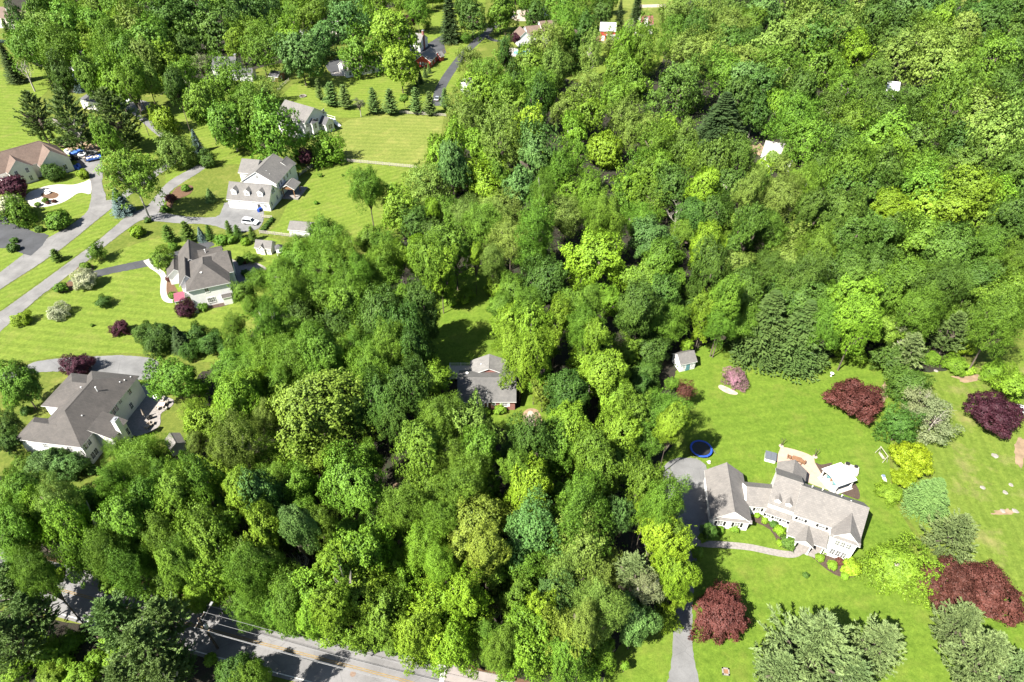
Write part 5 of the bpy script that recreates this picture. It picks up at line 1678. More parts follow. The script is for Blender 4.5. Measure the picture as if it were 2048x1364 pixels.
quick('garden_shed', 'small white shed beside the trunk of the tall maple', (812, 134), (823, 134), 3.2, 1.8, 2.2, M_SIDE, M_RRANCH, 'shed', wins=False, dr=True)
q, f_, L = quick('house', 'far white house with brown roofs beside a pool', (1079, 43), (1112, 40), 9, 6, 5.2, M_SIDE, M_RBROWN)
wing(f_, -7.5, .2, -5, 4, 4.6, 2.8, 'x', wall=M_SIDE, roofm=M_RBROWN)
wing(f_, -13, -6, -6.5, 2.5, 4.0, 2.8, 'y', wall=M_SIDE, roofm=M_RBROWN)
q, f_, L = quick('red_barn', 'far red barn with white metal roof and grey lean-to', (1202, 45), (1232, 46), 7.4, 4.2, 4.8, M_SIDER, M_RMETAL, 'barn', wins=False)
MB().box(L*.4, L+2.5, -6.8, -4.25, 0, 3.2).build('lean_to', M_SIDEG, q, f_.o, f_.ang)
door(f_, L*.2, -4.2, (0, -1), 1.6, 2.2, M_TRIM)
q, f_, L = quick('house', 'far white house with red roof and broad white chimney', (1282, 32), (1305, 32), 8, 4.5, 5.2, M_SIDE, M_RRED)
chimney(f_, L*.35, -5.0, 0, 8.6, 1.6, 1.0, M_TRIM)
wing(f_, -3.0, 2.0, -9.5, -4, 3.0, 1.8, 'x', wall=M_SIDE, roofm=M_RRED)
quick('house', 'pale house hidden in the middle of the big wood', (1533, 282), (1592, 292), 6.5, 6.5, 3.6, M_SIDE, plain('pale_roofing', (.30, .285, .27), .8, .15, .6))
quick('house', 'small white building deep in the far wood', (1776, 163), (1799, 165), 6, 3.2, 3.6, M_SIDE, M_RMETAL)
quick('house', 'grey-roofed building at the edge of the far wood', (1958, 201), (1983, 204), 5, 3.5, 2.8, M_SIDE, M_RRANCH)
quick('house', 'light grey house behind the trees near the dark driveway', (928, 158), (955, 153), 6.5, 4, 3.8, M_SIDEB, M_RGREY2)
quick('house', 'far brown-roofed white house behind blue-green trees', (590, 38), (613, 42), 7, 4.5, 4.2, M_SIDE, M_RBROWN)
quick('house', 'far low house with weathered grey roof between blue-green trees', (663, 42), (683, 44), 5, 4, 2.8, M_SIDEC, M_RRANCH)
q, f_, L = quick('paddock_shed', 'long grey-roofed shed at the fence of the paddock', (581.8, 442.5), (622, 446), 3.7, 2.3, 2.4, M_SIDEB, M_RGREY2, 'shed', wins=False)
door(f_, L*.3, -2.3, (0, -1), 1.8, 2.0, M_TRIM)
q, f_, L = quick('playhouse', 'cottage-like playhouse with grey roof beside clipped shrubs', (513, 480), (543, 482.5), 3.5, 1.7, 2.1, M_SIDEC, M_RGREY2, 'playhouse', wins=False, ov=.2)
wing(f_, L*.3, L*.62, -2.1, 0, 2.1, .9, 'y', wall=M_SIDEC, roofm=M_RGREY2, ov=.15, rk=.15, caps=False)
for x in (.12, .46, .84):
    win(f_, L*x, -1.7 if x != .46 else -2.1, (0, -1), .8, .6, .8)
q, f_, L = quick('garden_shed', 'small tan-roofed shed beside the patio of the chimney house', (341, 868), (351, 885), 3.2, 1.5, 2.1, M_SIDEB, M_RTAN, 'shed', wins=False, dr=True, ov=.15)
q, f_, L = quick('garden_shed', 'white garden shed with brown-grey roof at the wood edge', (1356.6, 708.7), (1386, 702), 3.9, 1.9, 2.4, M_SIDE, M_RGREY2, 'shed', wins=False, ov=.2)
for x in (.25, .78):
    win(f_, L*x, -1.9, (0, -1), .8, .65, .9)
door(f_, L*.5, -1.9, (0, -1), 1.0, 1.95, M_TEAL)
# ------------------------------------------------------------------ pavilion, trampoline, furniture, vehicles, fences, power line
pc = [un(*ZM(*p), 3) for p in ((580, 300), (775, 235), (950, 430), (740, 515))]
pcx, pcy = sum(p[0] for p in pc)/4, sum(p[1] for p in pc)/4
pr = math.atan2(pc[1][1]-pc[0][1], pc[1][0]-pc[0][0])
pv = thing('pavilion', 'white garden pavilion with pale roof and posts on the patio', 'pavilion', (pcx, pcy, 0), pr)
hw = 2.0
PVROOF = plain('pale_blue_grey_roofing', (.66, .68, .70), .6, .05, 1)
mb = MB()
gable_roof(mb, -hw, hw, -hw, hw, 2.75, .45, 'x', .25, .25)
mb.build('roof', [PVROOF, M_TRIM], pv)
for x in (-hw, hw):
    for y in (-hw, hw):
        MB().box(-.1, .1, -.1, .1, .14, 2.7).box(-.16, .16, -.16, .16, .14, .8).build('post', M_TRIM, pv, (x*.95, y*.95, 0))
MB().box(-hw-.3, hw+.3, -hw-.3, hw+.3, .05, .16).build('slab', M_CONC, pv)
MB().box(-hw, hw, -hw-.04, -hw+.06, 2.5, 2.75).box(-hw, hw, hw-.06, hw+.04, 2.5, 2.75).build('beam', M_TRIM, pv)
cc, ss = math.cos(pr), math.sin(pr)
pw = lambda x, y: (pcx+cc*x-ss*y, pcy+ss*x+cc*y)
def chairlike(label, x, y, rz, w_=.8, cush=None, frame=None, z=.16, cat='armchair', name='armchair', group=None):
    t = thing(name, label, cat, (x, y, z), rz, group)
    MB().box(-w_/2, w_/2, -.35, .35, .36, .5).build('seat', cush, t)
    MB().box(-w_/2, w_/2, .28, .4, .5, .95).build('backrest', cush, t)
    for sx_ in (-1, 1):
        for sy_ in (-1, 1):
            MB().box(-.03, .03, -.03, .03, 0, .36).build('leg', frame, t, (sx_*(w_/2-.05), sy_*.3, 0))
        MB().box(-.04, .04, -.33, .33, .58, .64).build('armrest', frame, t, (sx_*w_/2, 0, 0))
    return t
def table(label, x, y, rz, lx, ly, h_, top, frame, z=.1, name='table', cat='table'):
    t = thing(name, label, cat, (x, y, z), rz)
    n = max(3, int(ly/.18))
    for i in range(n):
        MB().box(-lx/2, lx/2, -ly/2+ly*i/n+.01, -ly/2+ly*(i+1)/n-.01, h_-.05, h_).build('top_board', top, t)
    for sx_ in (-1, 1):
        for sy_ in (-1, 1):
            MB().box(-.04, .04, -.04, .04, 0, h_-.05).build('leg', frame, t, (sx_*(lx/2-.1), sy_*(ly/2-.1), 0))
    return t
def bench(label, x, y, rz, lx, z=.1):
    t = thing('bench', label, 'bench', (x, y, z), rz)
    for i in range(2):
        MB().box(-lx/2, lx/2, -.17+.18*i, -.01+.18*i, .41, .45).build('seat_board', M_CEDAR, t)
    for s_ in (-1, 1):
        MB().box(-.04, .04, -.15, .15, 0, .41).build('leg', M_CEDAR, t, (s_*(lx/2-.15), 0, 0))
x, y = pw(-1.5, -1.5)
chairlike('teal cushioned chair under the pavilion, farther from the cooking counter', *un(*ZM(645, 400), .5), pr-.6, 1.0, M_TEAL, M_WOOD)
chairlike('teal cushioned chair under the pavilion, at the patio corner', *un(*ZM(705, 475), .5), pr-.6, .9, M_TEAL, M_WOOD)
table('low brown table between the teal pavilion chairs', *un(*ZM(675, 435), .4), pr+.7, .9, .6, .42, M_CEDAR, M_CEDAR, .16)
kit = thing('cooking_counter', 'white outdoor cooking counter behind the pavilion', 'counter', (*un(*ZM(890, 310), .9), 0), pr-.8)
MB().box(-1.3, 1.3, -.9, .9, .1, 1.0).build('counter', M_CONC, kit)
MB().box(-1.2, -.5, .4, .85, 1.0, 1.5).build('grill', M_BLACK, kit)
MB().box(.4, 1.0, .4, .85, 1.0, 1.4).build('smoker', M_BLACK, kit)
tb = un(*ZM(298, 212), .8)
ta = math.radians(-22)
table('brown wooden dining table on the pinkish patio', *tb, ta, 2.1, .95, .76, M_CEDAR, M_CEDAR, .09)
for i, (dx, dy, w_) in enumerate(((0, .85, 'bench along the brown patio table on the garden side'), (0, -.85, 'bench along the brown patio table on the house side'))):
    bench('brown wooden '+w_, tb[0]-math.sin(ta)*dy, tb[1]+math.cos(ta)*dy, ta, 1.6)
chairlike('brown chair at the head of the patio table', *un(*ZM(212, 182), .6), ta+1.57, .6, M_CEDAR, M_CEDAR, .09, 'chair', 'chair')
chairlike('brown chair at the pavilion end of the patio table', *un(*ZM(362, 240), .6), ta-1.57, .6, M_CEDAR, M_CEDAR, .09, 'chair', 'chair')
spa = thing('hot_tub', 'grey-covered hot tub on the lawn beside the patio', 'hot tub', (*un(1541, 914, .5), 0), math.radians(-20))
MB().prism([(-1.05, -.9), (-.9, -1.05), (.9, -1.05), (1.05, -.9), (1.05, .9), (.9, 1.05), (-.9, 1.05), (-1.05, .9)], 0, .8).build('tub', M_WHITEPL, spa)
MB().box(-1.08, -.01, -1.08, 1.08, .8, .92).box(.01, 1.08, -1.08, 1.08, .8, .92).build('cover', plain('slate_vinyl', (.10, .11, .13), .6, .1, 2), spa)

def torch(label, u, v):
    t = thing('tree_stake', label, 'post', (*un(u, v), 0), 0)
    MB().tube([(0, 0, 0), (.5, .35, 1.9)], .06, 6).build('stake', M_POLE, t)
    MB().tube([(0, 0, 0), (-.05, .6, 1.8)], .06, 6).build('stake', M_POLE, t)
    MB().lathe([(.45, 0), (.5, .12), (.3, .2)], 10).build('planter', M_PALEEARTH, t)
torch('dark forked post in a planter at the patio table corner', *ZM(122, 68))
torch('dark forked post in a planter near the pavilion bed', *ZM(490, 185))

tx_, ty_ = un(1402.5, 897, .9)
tr = thing('trampoline', 'round trampoline with blue padded rim and black mat', 'trampoline', (tx_, ty_, 0))
mb = MB()
prof = [(1.86, .88), (1.86, .95), (2.2, .95), (2.25, .90), (2.22, .86)]
n = 40
vs = [(r*math.cos(2*math.pi*k/n), r*math.sin(2*math.pi*k/n), z) for r, z in prof for k in range(n)]
mb.add(vs, [(i*n+k, i*n+(k+1) % n, ((i+1) % 5)*n+(k+1) % n, ((i+1) % 5)*n+k) for i in range(5) for k in range(n)])
mb.build('rim_pad', M_BLUE, tr)
MB().lathe([(1.9, .89), (1.9, .90)], n).build('mat', M_BLACK, tr)
for k in range(4):
    a = 2*math.pi*k/4+.4
    b = a+.7
    MB().tube([(2.15*math.cos(a), 2.15*math.sin(a), .9), (2.2*math.cos(a), 2.2*math.sin(a), .03), (2.2*math.cos(b), 2.2*math.sin(b), .03), (2.15*math.cos(b), 2.15*math.sin(b), .9)], .025, 6).build('leg', M_GREYM, tr)
MB().tube([(2.3, -.5, .9), (3.0, -.7, 0)], .03, 5).tube([(2.3, .0, .9), (3.0, -.2, 0)], .03, 5).tube([(2.65, -.6, .45), (2.65, -.1, .45)], .03, 5).build('ladder', M_GREYM, tr)

# small lawn things
sw_ = thing('garden_swing', 'narrow wooden swing frame standing on the lawn', 'swing', (*un(1762, 915), 0), math.radians(98))
for s_ in (-1, 1):
    MB().tube([(s_*1.3, -.5, 0), (s_*1.2, 0, 1.9), (s_*1.3, .5, 0)], .05, 6).build('side_frame', M_WOOD, sw_)
MB().tube([(-1.35, 0, 1.9), (1.35, 0, 1.9)], .06, 6).build('top_beam', M_WOOD, sw_)
MB().box(-.75, .75, -.25, .25, .45, .52).box(-.75, .75, .22, .3, .5, .95).build('seat', M_WOOD, sw_)
for s_ in (-1, 1):
    MB().tube([(s_*.7, 0, .5), (s_*.7, 0, 1.88)], .015, 4).build('chain', M_DARK, sw_)
bn = thing('lawn_chair', 'white lounge chair with blue-grey pad beside the golden maple', 'chair', (*un(1767, 958), 0), math.radians(80))
MB().box(-.8, .5, -.32, .32, .28, .34).build('seat', M_WHITEPL, bn)
MB().box(.1, .75, -.28, .28, .36, .44).build('pad', plain('slate_blue_pad', (.14, .18, .30), .8, .1, 2), bn)
for a in (-.7, .65):
    for b in (-.28, .28):
        MB().box(-.03, .03, -.03, .03, 0, .3).build('leg', M_WHITEPL, bn, (a, b, 0))
sb = thing('utility_box', 'square stone-rimmed well cover set in the front lawn', 'well cover', (*un(1451, 1344), 0), math.radians(-8))
for a in range(4):
    MB().box(-.55, .55, -.55, -.35, 0, .28).build('rim_stone', M_STONE, sb, (0, 0, 0), a*math.pi/2)
MB().box(-.35, .35, -.35, .35, 0, .16).build('cover', M_CEDAR, sb)
def rock(label, u, v, r, seed, group=None):
    rng = random.Random(seed)
    bm = bmesh.new()
    bmesh.ops.create_icosphere(bm, subdivisions=2, radius=r)
    for vv in bm.verts:
        vv.co *= rng.uniform(.78, 1.15)
        vv.co.z *= .28
    me = bpy.data.meshes.new('rock')
    bm.to_mesh(me); bm.free()
    me.materials.append(M_STONE)
    tag(link('rock', me, None, (*un(u, v), .02), rng.uniform(0, 6)), label, 'rock', group)
for i, (u, v, r) in enumerate(((1990, 912, .7), (1965, 975, .5), (2010, 985, .5), (2022, 970, .45), (2030, 1022, .6), (2005, 1022, .5), (1872, 742, .5))):
    rock('pale weathered rock lying in the dry lawn', u, v, r, 300+i, 'rocks in the dry lawn')
bb = thing('birdbath', 'small white birdbath on the grass near the drooping spruce', 'birdbath', (*un(1662, 752), 0))
MB().lathe([(.22, 0), (.12, .08), (.1, .7), (.42, .85), (.42, .9), (.1, .84)], 12).build('basin', M_WHITEPL, bb)
st_ = thing('garden_statue', 'white garden ornament on the grass near the trampoline', 'ornament', (*un(1418, 926), 0))
MB().lathe([(.25, 0), (.3, .15), (.18, .3), (.22, .55), (.12, .7)], 8).build('body', M_WHITEPL, st_)
MB().box(-.5, -.1, -.1, .1, .35, .5).build('wing', M_WHITEPL, st_)

# dish, tables and grill on the flagstone patio
d = thing('satellite_dish', 'white satellite dish on a post at the flagstone patio', 'satellite dish', (*un(*Z1(1565, 620)), 0))
MB().tube([(0, 0, 0), (0, 0, 1.7)], .05, 6).build('post', M_GREYM, d)
dm = MB().lathe([(.02, 0), (.35, .05), (.55, .16), (.56, .19), (.34, .09), (.02, .04)], 16)
o = dm.build('dish', M_WHITEPL, d, (0, 0, 1.75))
o.rotation_euler = (.6, -.35, 0)
MB().tube([(0, -.1, 1.75), (.1, -.5, 2.2)], .02, 4).build('arm', M_GREYM, d)
table('pale wooden table at the curved edge of the flagstone patio', *un(*Z1(1600, 650), .7), .1, 1.4, 1.3, .76, plain('bleached_wood', (.55, .45, .37), .8, .15, 3), M_WOOD)
for i, (a, b, w_) in enumerate(((1555, 690, 'house side'), (1640, 690, 'lawn side'), (1660, 620, 'far lawn corner'), (1610, 605, 'dish side'))):
    chairlike('wooden chair at the pale patio table, '+w_, *un(*Z1(a, b), .5), i*1.57, .55, M_WOOD, M_WOOD, .09, 'chair', 'chair')
pu_ = thing('patio_umbrella', 'folded tan umbrella standing by the dark grill', 'umbrella', (*un(*Z1(1425, 800)), 0))
MB().tube([(0, 0, 0), (0, 0, 2.6)], .03, 6).build('pole', M_WOOD, pu_)
MB().lathe([(.05, 2.7), (.16, 1.9), (.24, 1.2), (.1, 1.15)], 8).build('canopy', M_PALEEARTH, pu_)
gr = thing('barbecue_grill', 'black barbecue grill on the flagstone patio', 'grill', (*un(*Z1(1480, 810)), .08), .5)
MB().box(-.6, .6, -.3, .3, .5, .9).build('cabinet', M_BLACK, gr)
MB().lathe([(.3, .9), (.3, 1.05), (.2, 1.2), (.02, 1.22)], 10).build('lid', M_BLACK, gr)
for a in (-.5, .5):
    MB().box(-.04, .04, -.2, .2, 0, .5).build('leg', M_DARK, gr, (a, 0, 0))
for i, (a, b) in enumerate(((1470, 875), (1500, 855), (1440, 900))):
    chairlike(('low lounge chair nearest the barbecue grill', 'low lounge chair at the pale patio edge', 'low lounge chair in the shade of the chimney')[i], *un(*Z1(a, b), .4), .8+i, .7, M_PALEEARTH, M_WOOD, .09, 'chair', 'lounge_chair')

# things at the other houses
def unit(label, u, v, s=1.0, mat=None):
    t = thing('air_conditioner', label, 'air conditioner', (*un(u, v), 0), .4)
    MB().box(-.45*s, .45*s, -.4*s, .4*s, 0, .85*s).build('cabinet', mat or M_GREYM, t)
    MB().lathe([(.36*s, .85*s), (.36*s, .88*s)], 14).build('fan_grille', M_DARK, t)
unit('grey air conditioner at the corner of the maroon-awning house', 394, 624, 1.1)
unit('grey air conditioner beside the chimney house wall', 216, 900, 1.0)
for i, (u, v, w_) in enumerate(((518, 424, 'nearer the garage door'), (523, 421, 'nearer the wall corner'))):
    t = thing('wheelie_bin', 'blue wheelie bin by the dormer garage, '+w_, 'bin', (*un(u, v), .07))
    MB().add([(-.28, -.3, 0), (.28, -.3, 0), (.28, .3, 0), (-.28, .3, 0), (-.35, -.38, 1.0), (.35, -.38, 1.0), (.35, .38, 1.0), (-.35, .38, 1.0)], [(3, 2, 1, 0), (4, 5, 6, 7), (0, 1, 5, 4), (1, 2, 6, 5), (2, 3, 7, 6), (3, 0, 4, 7)]).build('bin_body', M_BLUE, t)
    MB().box(-.38, .38, -.4, .42, 1.0, 1.08).build('lid', M_BLUE, t)
gz = thing('play_tower', 'small white play tower with dark roof next to the playhouse', 'play tower', (*un(561, 508), 0), .3)
for a in (-.8, .8):
    for b in (-.8, .8):
        MB().box(-.08, .08, -.08, .08, 0, 2.3).build('post', M_TRIM, gz, (a, b, 0))
MB().box(-.9, .9, -.9, .9, .9, 1.05).build('platform', M_TRIM, gz)
mb = MB(); hip_roof(mb, -.9, .9, -.9, .9, 2.3, .9, 'x', .2)
mb.build('roof', [M_RDARK, M_TRIM], gz)
fp_ = thing('fire_pit', 'round stone fire pit on the grass by the tree row', 'fire pit', (*un(606, 193), 0))
for k in range(10):
    a = 2*math.pi*k/10
    MB().cbox((1.3*math.cos(a), 1.3*math.sin(a), .2), (.42, .75, .4), a).build('rim_stone', M_STONE, fp_)
MB().lathe([(1.05, .02), (1.05, .08)], 12).build('ash_bed', M_MULCH, fp_)
fo = thing('garden_fountain', 'white tiered fountain in the round flower bed', 'fountain', (*un(*Z7(820, 1000)), .1))
MB().lathe([(.9, 0), (1.0, .35), (.9, .4), (.25, .35), (.2, .9), (.55, 1.1), (.5, 1.15), (.1, 1.1), (.08, 1.4), (.01, 1.5)], 16).build('basin', M_TRIM, fo)
tl = thing('flatbed_trailer', 'flatbed trailer piled with pale boxes beside the brown-roofed house', 'trailer', (*un(*Z7(1610, 430)), .08), math.radians(30))
MB().box(-2.4, 2.4, -1.2, 1.2, .55, .7).build('bed', M_TARP, tl)
MB().box(-2.4, 2.4, -1.22, -1.14, .7, 1.2).box(-2.4, 2.4, 1.14, 1.22, .7, 1.2).build('side_rail', M_TARP, tl)
for a in (-.6, .6):
    for b in (-1.1, 1.1):
        MB().tube([(a, b-.1, .33), (a, b+.1, .33)], .33, 12).build('wheel', M_TYRE, tl)
rng = random.Random(9)
for i in range(7):
    MB().cbox((-1.7+.55*i, rng.uniform(-.6, .6), .95+rng.uniform(0, .15)), (.7, .6, .5+rng.uniform(0, .3)), rng.uniform(0, 1)).build('load_box', M_PALEEARTH if i % 2 else M_WHITEPL, tl)
bt = thing('covered_boat', 'boat under a blue tarpaulin beside the brown-roofed house', 'boat', (*un(*Z7(1330, 330)), .05), math.radians(40))
mb = MB()
ring = []
for i, (x, w_, h_) in enumerate(((-2.6, .7, 1.1), (-1.5, 1.05, 1.35), (0, 1.15, 1.5), (1.5, .9, 1.45), (2.6, .35, 1.3))):
    ring.append([(x, -w_, .5), (x, -w_, h_*.8), (x, 0, h_+.25), (x, w_, h_*.8), (x, w_, .5)])
vs = [p for r in ring for p in r]
mb.add(vs, [(i*5+k, i*5+k+1, (i+1)*5+k+1, (i+1)*5+k) for i in range(4) for k in range(4)]+[(0, 1, 2, 3, 4), (20, 24, 23, 22, 21)]+[(i*5, (i+1)*5, (i+1)*5+4, i*5+4) for i in range(4)])
mb.build('tarpaulin', M_TARP, bt)
MB().box(-2.2, 2.0, -.5, .5, .1, .5).build('hull', M_WHITEPL, bt)
rg = thing('inflatable_ring', 'white inflatable ring lying on the covered boat', 'inflatable', (*un(*Z7(1400, 330), 1.7), 1.75), 0)
n = 16
vs = [((1.1+.32*math.cos(b))*math.cos(a), (1.1+.32*math.cos(b))*math.sin(a), .32*math.sin(b)) for a in [2*math.pi*i/20 for i in range(20)] for b in [2*math.pi*j/8 for j in range(8)]]
MB().add(vs, [(i*8+j, ((i+1) % 20)*8+j, ((i+1) % 20)*8+(j+1) % 8, i*8+(j+1) % 8) for i in range(20) for j in range(8)]).build('tube', M_WHITEPL, rg, smooth=True)
for i, (a, b, m, w_) in enumerate(((1160, 330, M_WHITEPL, 'white crate pile against the garage of the brown-roofed house'), (1290, 420, M_BLACK, 'black covered heap beside the blue boat'), (1480, 430, M_PALEEARTH, 'tan heap of boards between boat and trailer'), (1320, 570, M_BLUE, 'low blue barrel group by the garage gable'))):
    t = thing('storage_heap', w_, 'heap', (*un(*Z7(a, b)), .06), .5*i)
    rng = random.Random(i)
    for k in range(5):
        MB().cbox((rng.uniform(-.9, .9), rng.uniform(-.9, .9), .3+.12*k), (rng.uniform(.6, 1.3), rng.uniform(.5, 1.0), .6+.24*k), rng.uniform(0, 3)).build('piece', m, t)

# ---- vehicles
def car(label, u, v, rz, paint, length=4.6, cat='car', name='parked_car', kind='car', z=.08):
    s = length/4.6
    t = thing(name, label, cat, (*un(u, v, .6), z), rz)
    w_ = .92
    pr_ = [(-2.25, .45), (-2.3, .75), (-2.15, .98), (-1.1, 1.02), (1.0, .98), (1.9, .88), (2.25, .7), (2.28, .42), (1.9, .3), (-1.9, .3)]
    mb = MB()
    n = len(pr_)
    vs = [(x*s, yy*(w_ if .4 < z_ < .95 else w_*.93), z_) for yy in (-1, 1) for x, z_ in pr_]
    mb.add(vs, [tuple(range(n)), tuple(range(n, 2*n))[::-1]]+[(i, (i+1) % n, n+(i+1) % n, n+i) for i in range(n)])
    mb.build('body', paint, t)
    if kind == 'pickup':
        c0, c1, r0, r1 = -.35, 1.15, -.2, .55
    elif kind == 'suv':
        c0, c1, r0, r1 = -2.15, 1.15, -1.9, .45
    else:
        c0, c1, r0, r1 = -1.75, 1.1, -.95, .35
    zt = 1.72 if kind != 'car' else 1.46
    vs = [(c0*s, -.84, 1.0), (c1*s, -.84, .98), (c1*s, .84, .98), (c0*s, .84, 1.0), (r0*s, -.66, zt), (r1*s, -.66, zt), (r1*s, .66, zt), (r0*s, .66, zt)]
    MB().add(vs, [(0, 1, 5, 4), (1, 2, 6, 5), (2, 3, 7, 6), (3, 0, 4, 7)]).add(vs, [(4, 5, 6, 7)]).build('cabin_glass', M_GLASS, t)
    MB().box(r0*s-.04, r1*s+.04, -.69, .69, zt-.01, zt+.05).build('roof_panel', paint, t)
    for a, b, zz in ((c0, r0, 0), (c1, r1, 0)):
        for yy in (-1, 1):
            MB().tube([(a*s, yy*.85, 1.0), (b*s, yy*.68, zt)], .05, 4).build('pillar', paint, t)
    if kind == 'pickup':
        MB().box(-2.1*s, -.45*s, -.75, .75, .99, 1.03).build('cargo_bed', M_BLACK, t)
    for a in (-1.4, 1.4):
        for b in (-1, 1):
            o = MB().tube([(a*s, b*.72, .33), (a*s, b*.94, .33)], .33, 14).build('wheel', M_TYRE, t)
            MB().tube([(a*s, b*.93, .33), (a*s, b*.955, .33)], .19, 10).build('rim', M_GREYM, o)
    for b in (-1, 1):
        MB().box(2.2*s, 2.3*s, b*.62-.18, b*.62+.18, .58, .72).build('headlight', M_WHITEPL, t)
        MB().box(-2.33*s, -2.24*s, b*.68-.12, b*.68+.12, .62, .8).build('tail_light', M_REDPL, t)
car('white station wagon parked on the court of the dormer garage', 501, 444, math.radians(-12), M_CARWHITE, 4.9, kind='suv')
car('silver car parked at the end of the far dark driveway', 875, 197, math.radians(80), M_CARSILVER, 4.4)
car('white pickup parked behind the three pines', 243, 196, math.radians(-15), M_CARWHITE, 5.4, 'pickup', 'pickup_truck', 'pickup')
car('white van next to the pickup behind the three pines', 251, 200, math.radians(-25), M_CARWHITE, 4.8, 'van', 'parked_van', 'suv')
car('dark car in the sealed drive opposite the round white drive', 0, 438, math.radians(10), M_CARDARK, 4.6)
car('dark car in front of the far red-roofed house', 1294, 68, math.radians(-4), M_CARDARK, 4.6)
car('white car at the edge of the maroon maple lawn', 2046, 822, math.radians(-25), M_CARWHITE, 4.6)
car('white van on the pale lane by the tan crop field', 1928, 40, math.radians(-40), M_CARWHITE, 5.4, 'van', 'parked_van', 'suv')
car('dark car near the far brown-roofed corner house', 5, 84, math.radians(20), M_CARDARK, 4.6)

# picnic table and swing set in the far yards
table('white picnic table at the end of the far side drive', *un(906, 82, .7), .2, 2.4, 1.2, .75, M_WHITEPL, M_WHITEPL, .06)
ps = thing('play_set', 'orange slide play set beside the small red shed', 'play set', (*un(890, 108), 0), .4)
MB().tube([(-1, 0, 0), (-.7, 0, 2), (-.4, 0, 0)], .07, 5).build('side_frame', M_CEDAR, ps)
MB().tube([(1, 0, 0), (.7, 0, 2), (.4, 0, 0)], .07, 5).build('side_frame', M_CEDAR, ps)
MB().tube([(-.8, 0, 2), (.8, 0, 2)], .07, 5).build('top_beam', M_CEDAR, ps)
MB().add([(.5, -.3, 1.6), (.5, .3, 1.6), (2.2, .3, .2), (2.2, -.3, .2), (.5, -.3, 1.5), (.5, .3, 1.5), (2.2, .3, .1), (2.2, -.3, .1)], [(0, 1, 2, 3), (7, 6, 5, 4), (0, 3, 7, 4), (1, 5, 6, 2), (0, 4, 5, 1), (3, 2, 6, 7)]).build('slide', M_YELLOWPL, ps)

# ---- fences: each post and rail a part
FPOST = MB().box(-.08, .08, -.08, .08, 0, 1.25).add([(-.08, -.08, 1.25), (.08, -.08, 1.25), (.08, .08, 1.25), (-.08, .08, 1.25), (0, 0, 1.33)], [(0, 1, 4), (1, 2, 4), (2, 3, 4), (3, 0, 4)]).mesh('post', M_WOOD)
FRAIL = MB().add([(0, -.03, -.07), (1, -.03, -.07), (1, .03, -.07), (0, .03, -.07), (0, -.03, .07), (1, -.03, .07), (1, .03, .07), (0, .03, .07)], [(3, 2, 1, 0), (4, 5, 6, 7), (0, 1, 5, 4), (1, 2, 6, 5), (2, 3, 7, 6), (3, 0, 4, 7)]).mesh('rail', M_WOOD)
def fence(label, px, step=2.7):
    pts = [Vector(un(u, v)) for u, v in px]
    t = thing('split_rail_fence', label, 'fence', (pts[0].x, pts[0].y, 0))
    rng = random.Random(len(label))
    o = pts[0]
    for a, b in zip(pts, pts[1:]):
        n = max(1, round((b-a).length/step))
        an = math.atan2(b.y-a.y, b.x-a.x)
        for i in range(n):
            p = a.lerp(b, i/n)
            link('post', FPOST, t, (p.x-o.x, p.y-o.y, 0), an)
            q = a.lerp(b, (i+1)/n)
            for z in (.35, .72, 1.08):
                r = link('rail', FRAIL, t, (p.x-o.x, p.y-o.y, z+rng.uniform(-.03, .03)), an, ((q-p).length, 1, 1))
                r.rotation_euler.y = rng.uniform(-.012, .012)
    p = pts[-1]
    link('post', FPOST, t, (p.x-o.x, p.y-o.y, 0))
fence('split-rail fence between the paddock and the mown field', [(650, 320), (674, 322), (752, 329), (834, 337)])
fence('split-rail fence running past the grey paddock shed', [(520, 467), (580, 474), (640, 480), (704, 488)])
fence('split-rail fence behind the row of upright pines', [(800, 227), (845, 230), (892, 233)])
fence('short split-rail fence beside the parked station wagon', [(524, 436), (545, 438)])
fence('split-rail fence behind the dormer garage house', [(600, 352), (612, 343), (632, 330), (645, 320)])
fence('split-rail fence beside the dark-roofed brown shed', [(556, 182), (566, 172), (578, 162)])
hd = thing('hedge', 'clipped dark hedge beside the parked station wagon', 'hedge', (*un(535, 452), 0), math.atan2(un(546, 438)[1]-un(524, 464)[1], un(546, 438)[0]-un(524, 464)[0]))
hl = math.dist(un(546, 438), un(524, 464))
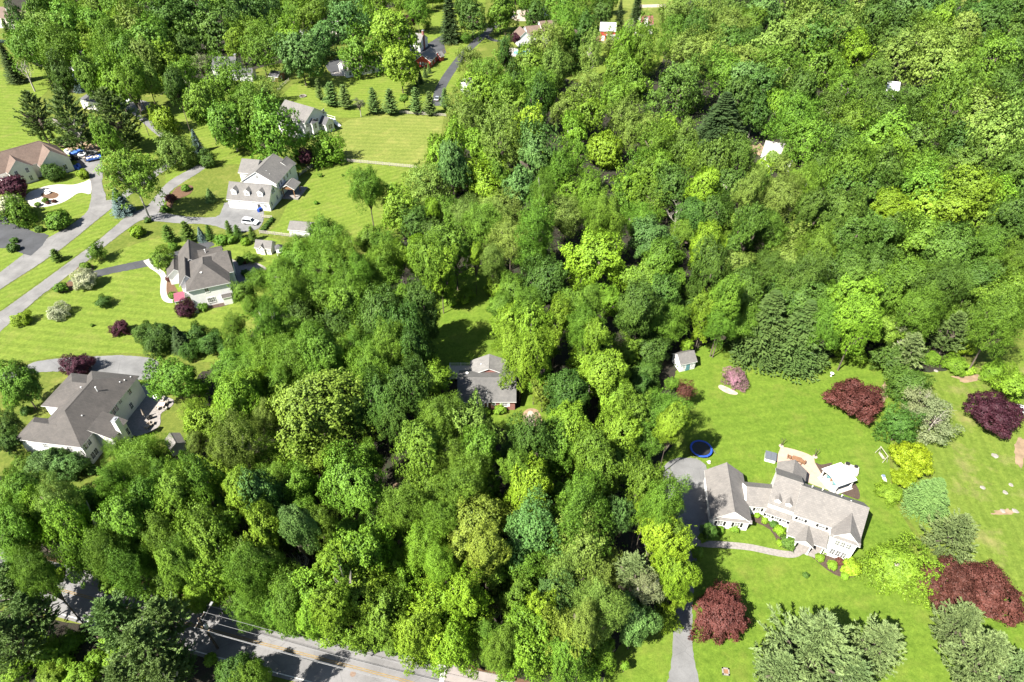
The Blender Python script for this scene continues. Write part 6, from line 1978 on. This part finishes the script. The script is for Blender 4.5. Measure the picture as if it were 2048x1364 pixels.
for i in range(6):
    c = link('bush', P['shrub'][i % 3], hd, (-hl/2+hl*(i+.5)/6, 0, .55), i*1.3, (.15, .13, .14))
    c.material_slots[0].link = 'OBJECT'
    c.material_slots[0].material = LEAF['ld']

# ---- power line along the road
px_, py_ = un(436, 1297)
PH = 10.0
pole = thing('utility_pole', 'dark wooden utility pole with crossarm and transformer by the road', 'utility pole', (px_, py_, 0), ang)
MB().tube([(0, 0, -.2), (0, 0, 5), (0, 0, PH)], [.2, .17, .13], 10).build('pole', M_POLE, pole)
MB().box(-.06, .06, -1.3, 1.3, PH-.75, PH-.6).build('crossarm', M_POLE, pole)
MB().tube([(0, 0, PH-1.6), (.1, 2.6, PH-.9)], .045, 6).build('lamp_arm', M_DARK, pole)
MB().box(-.13, .23, 2.5, 3.1, PH-1.0, PH-.85).build('lamp_head', M_GREYM, pole)
o = MB().lathe([(.26, PH-2.9), (.3, PH-2.8), (.3, PH-1.95), (.24, PH-1.85), (.05, PH-1.7)], 14).build('transformer', M_GREYM, pole, (.45, 0, 0))
for y in (-1.2, -.5, .5, 1.2):
    MB().lathe([(.05, PH-.6), (.07, PH-.5), (.04, PH-.42)], 8).build('insulator', M_WHITEPL, pole, (0, y, 0))
M_WIRE = plain('aluminium_wire', (.26, .26, .27), .5, .1, 2, .3)
def wire(label, y, z, r):
    t = []
    for i in range(25):
        s = i/24
        t.append((42*s, y, z-1.1*4*s*(1-s)*.55))
    o = MB().tube(t, r, 5).build('power_line', M_WIRE, None, (px_, py_, 0), ang)
    tag(o, label, 'wire')
    return o
wire('power line strung over the road from the pole, lane side', 1.2, PH-.42, .022)
wire('power line strung over the road from the pole, middle', .1, PH-.35, .022)
wire('power line strung over the road from the pole, verge side', -1.2, PH-.42, .022)
wire('thick telephone cable strung low along the road', .0, PH-4.2, .03)
wire('second telephone cable strung low along the road', -.25, PH-3.6, .022)
mh = thing('manhole_cover', 'round iron manhole cover set in the road', 'manhole', (*un(706, 1348), .064))
MB().lathe([(.45, 0), (.45, .012), (.40, .012), (.40, .016), (.01, .016)], 20).build('cover', plain('rusty_iron', (.17, .12, .09), .8, .2, 3), mh)
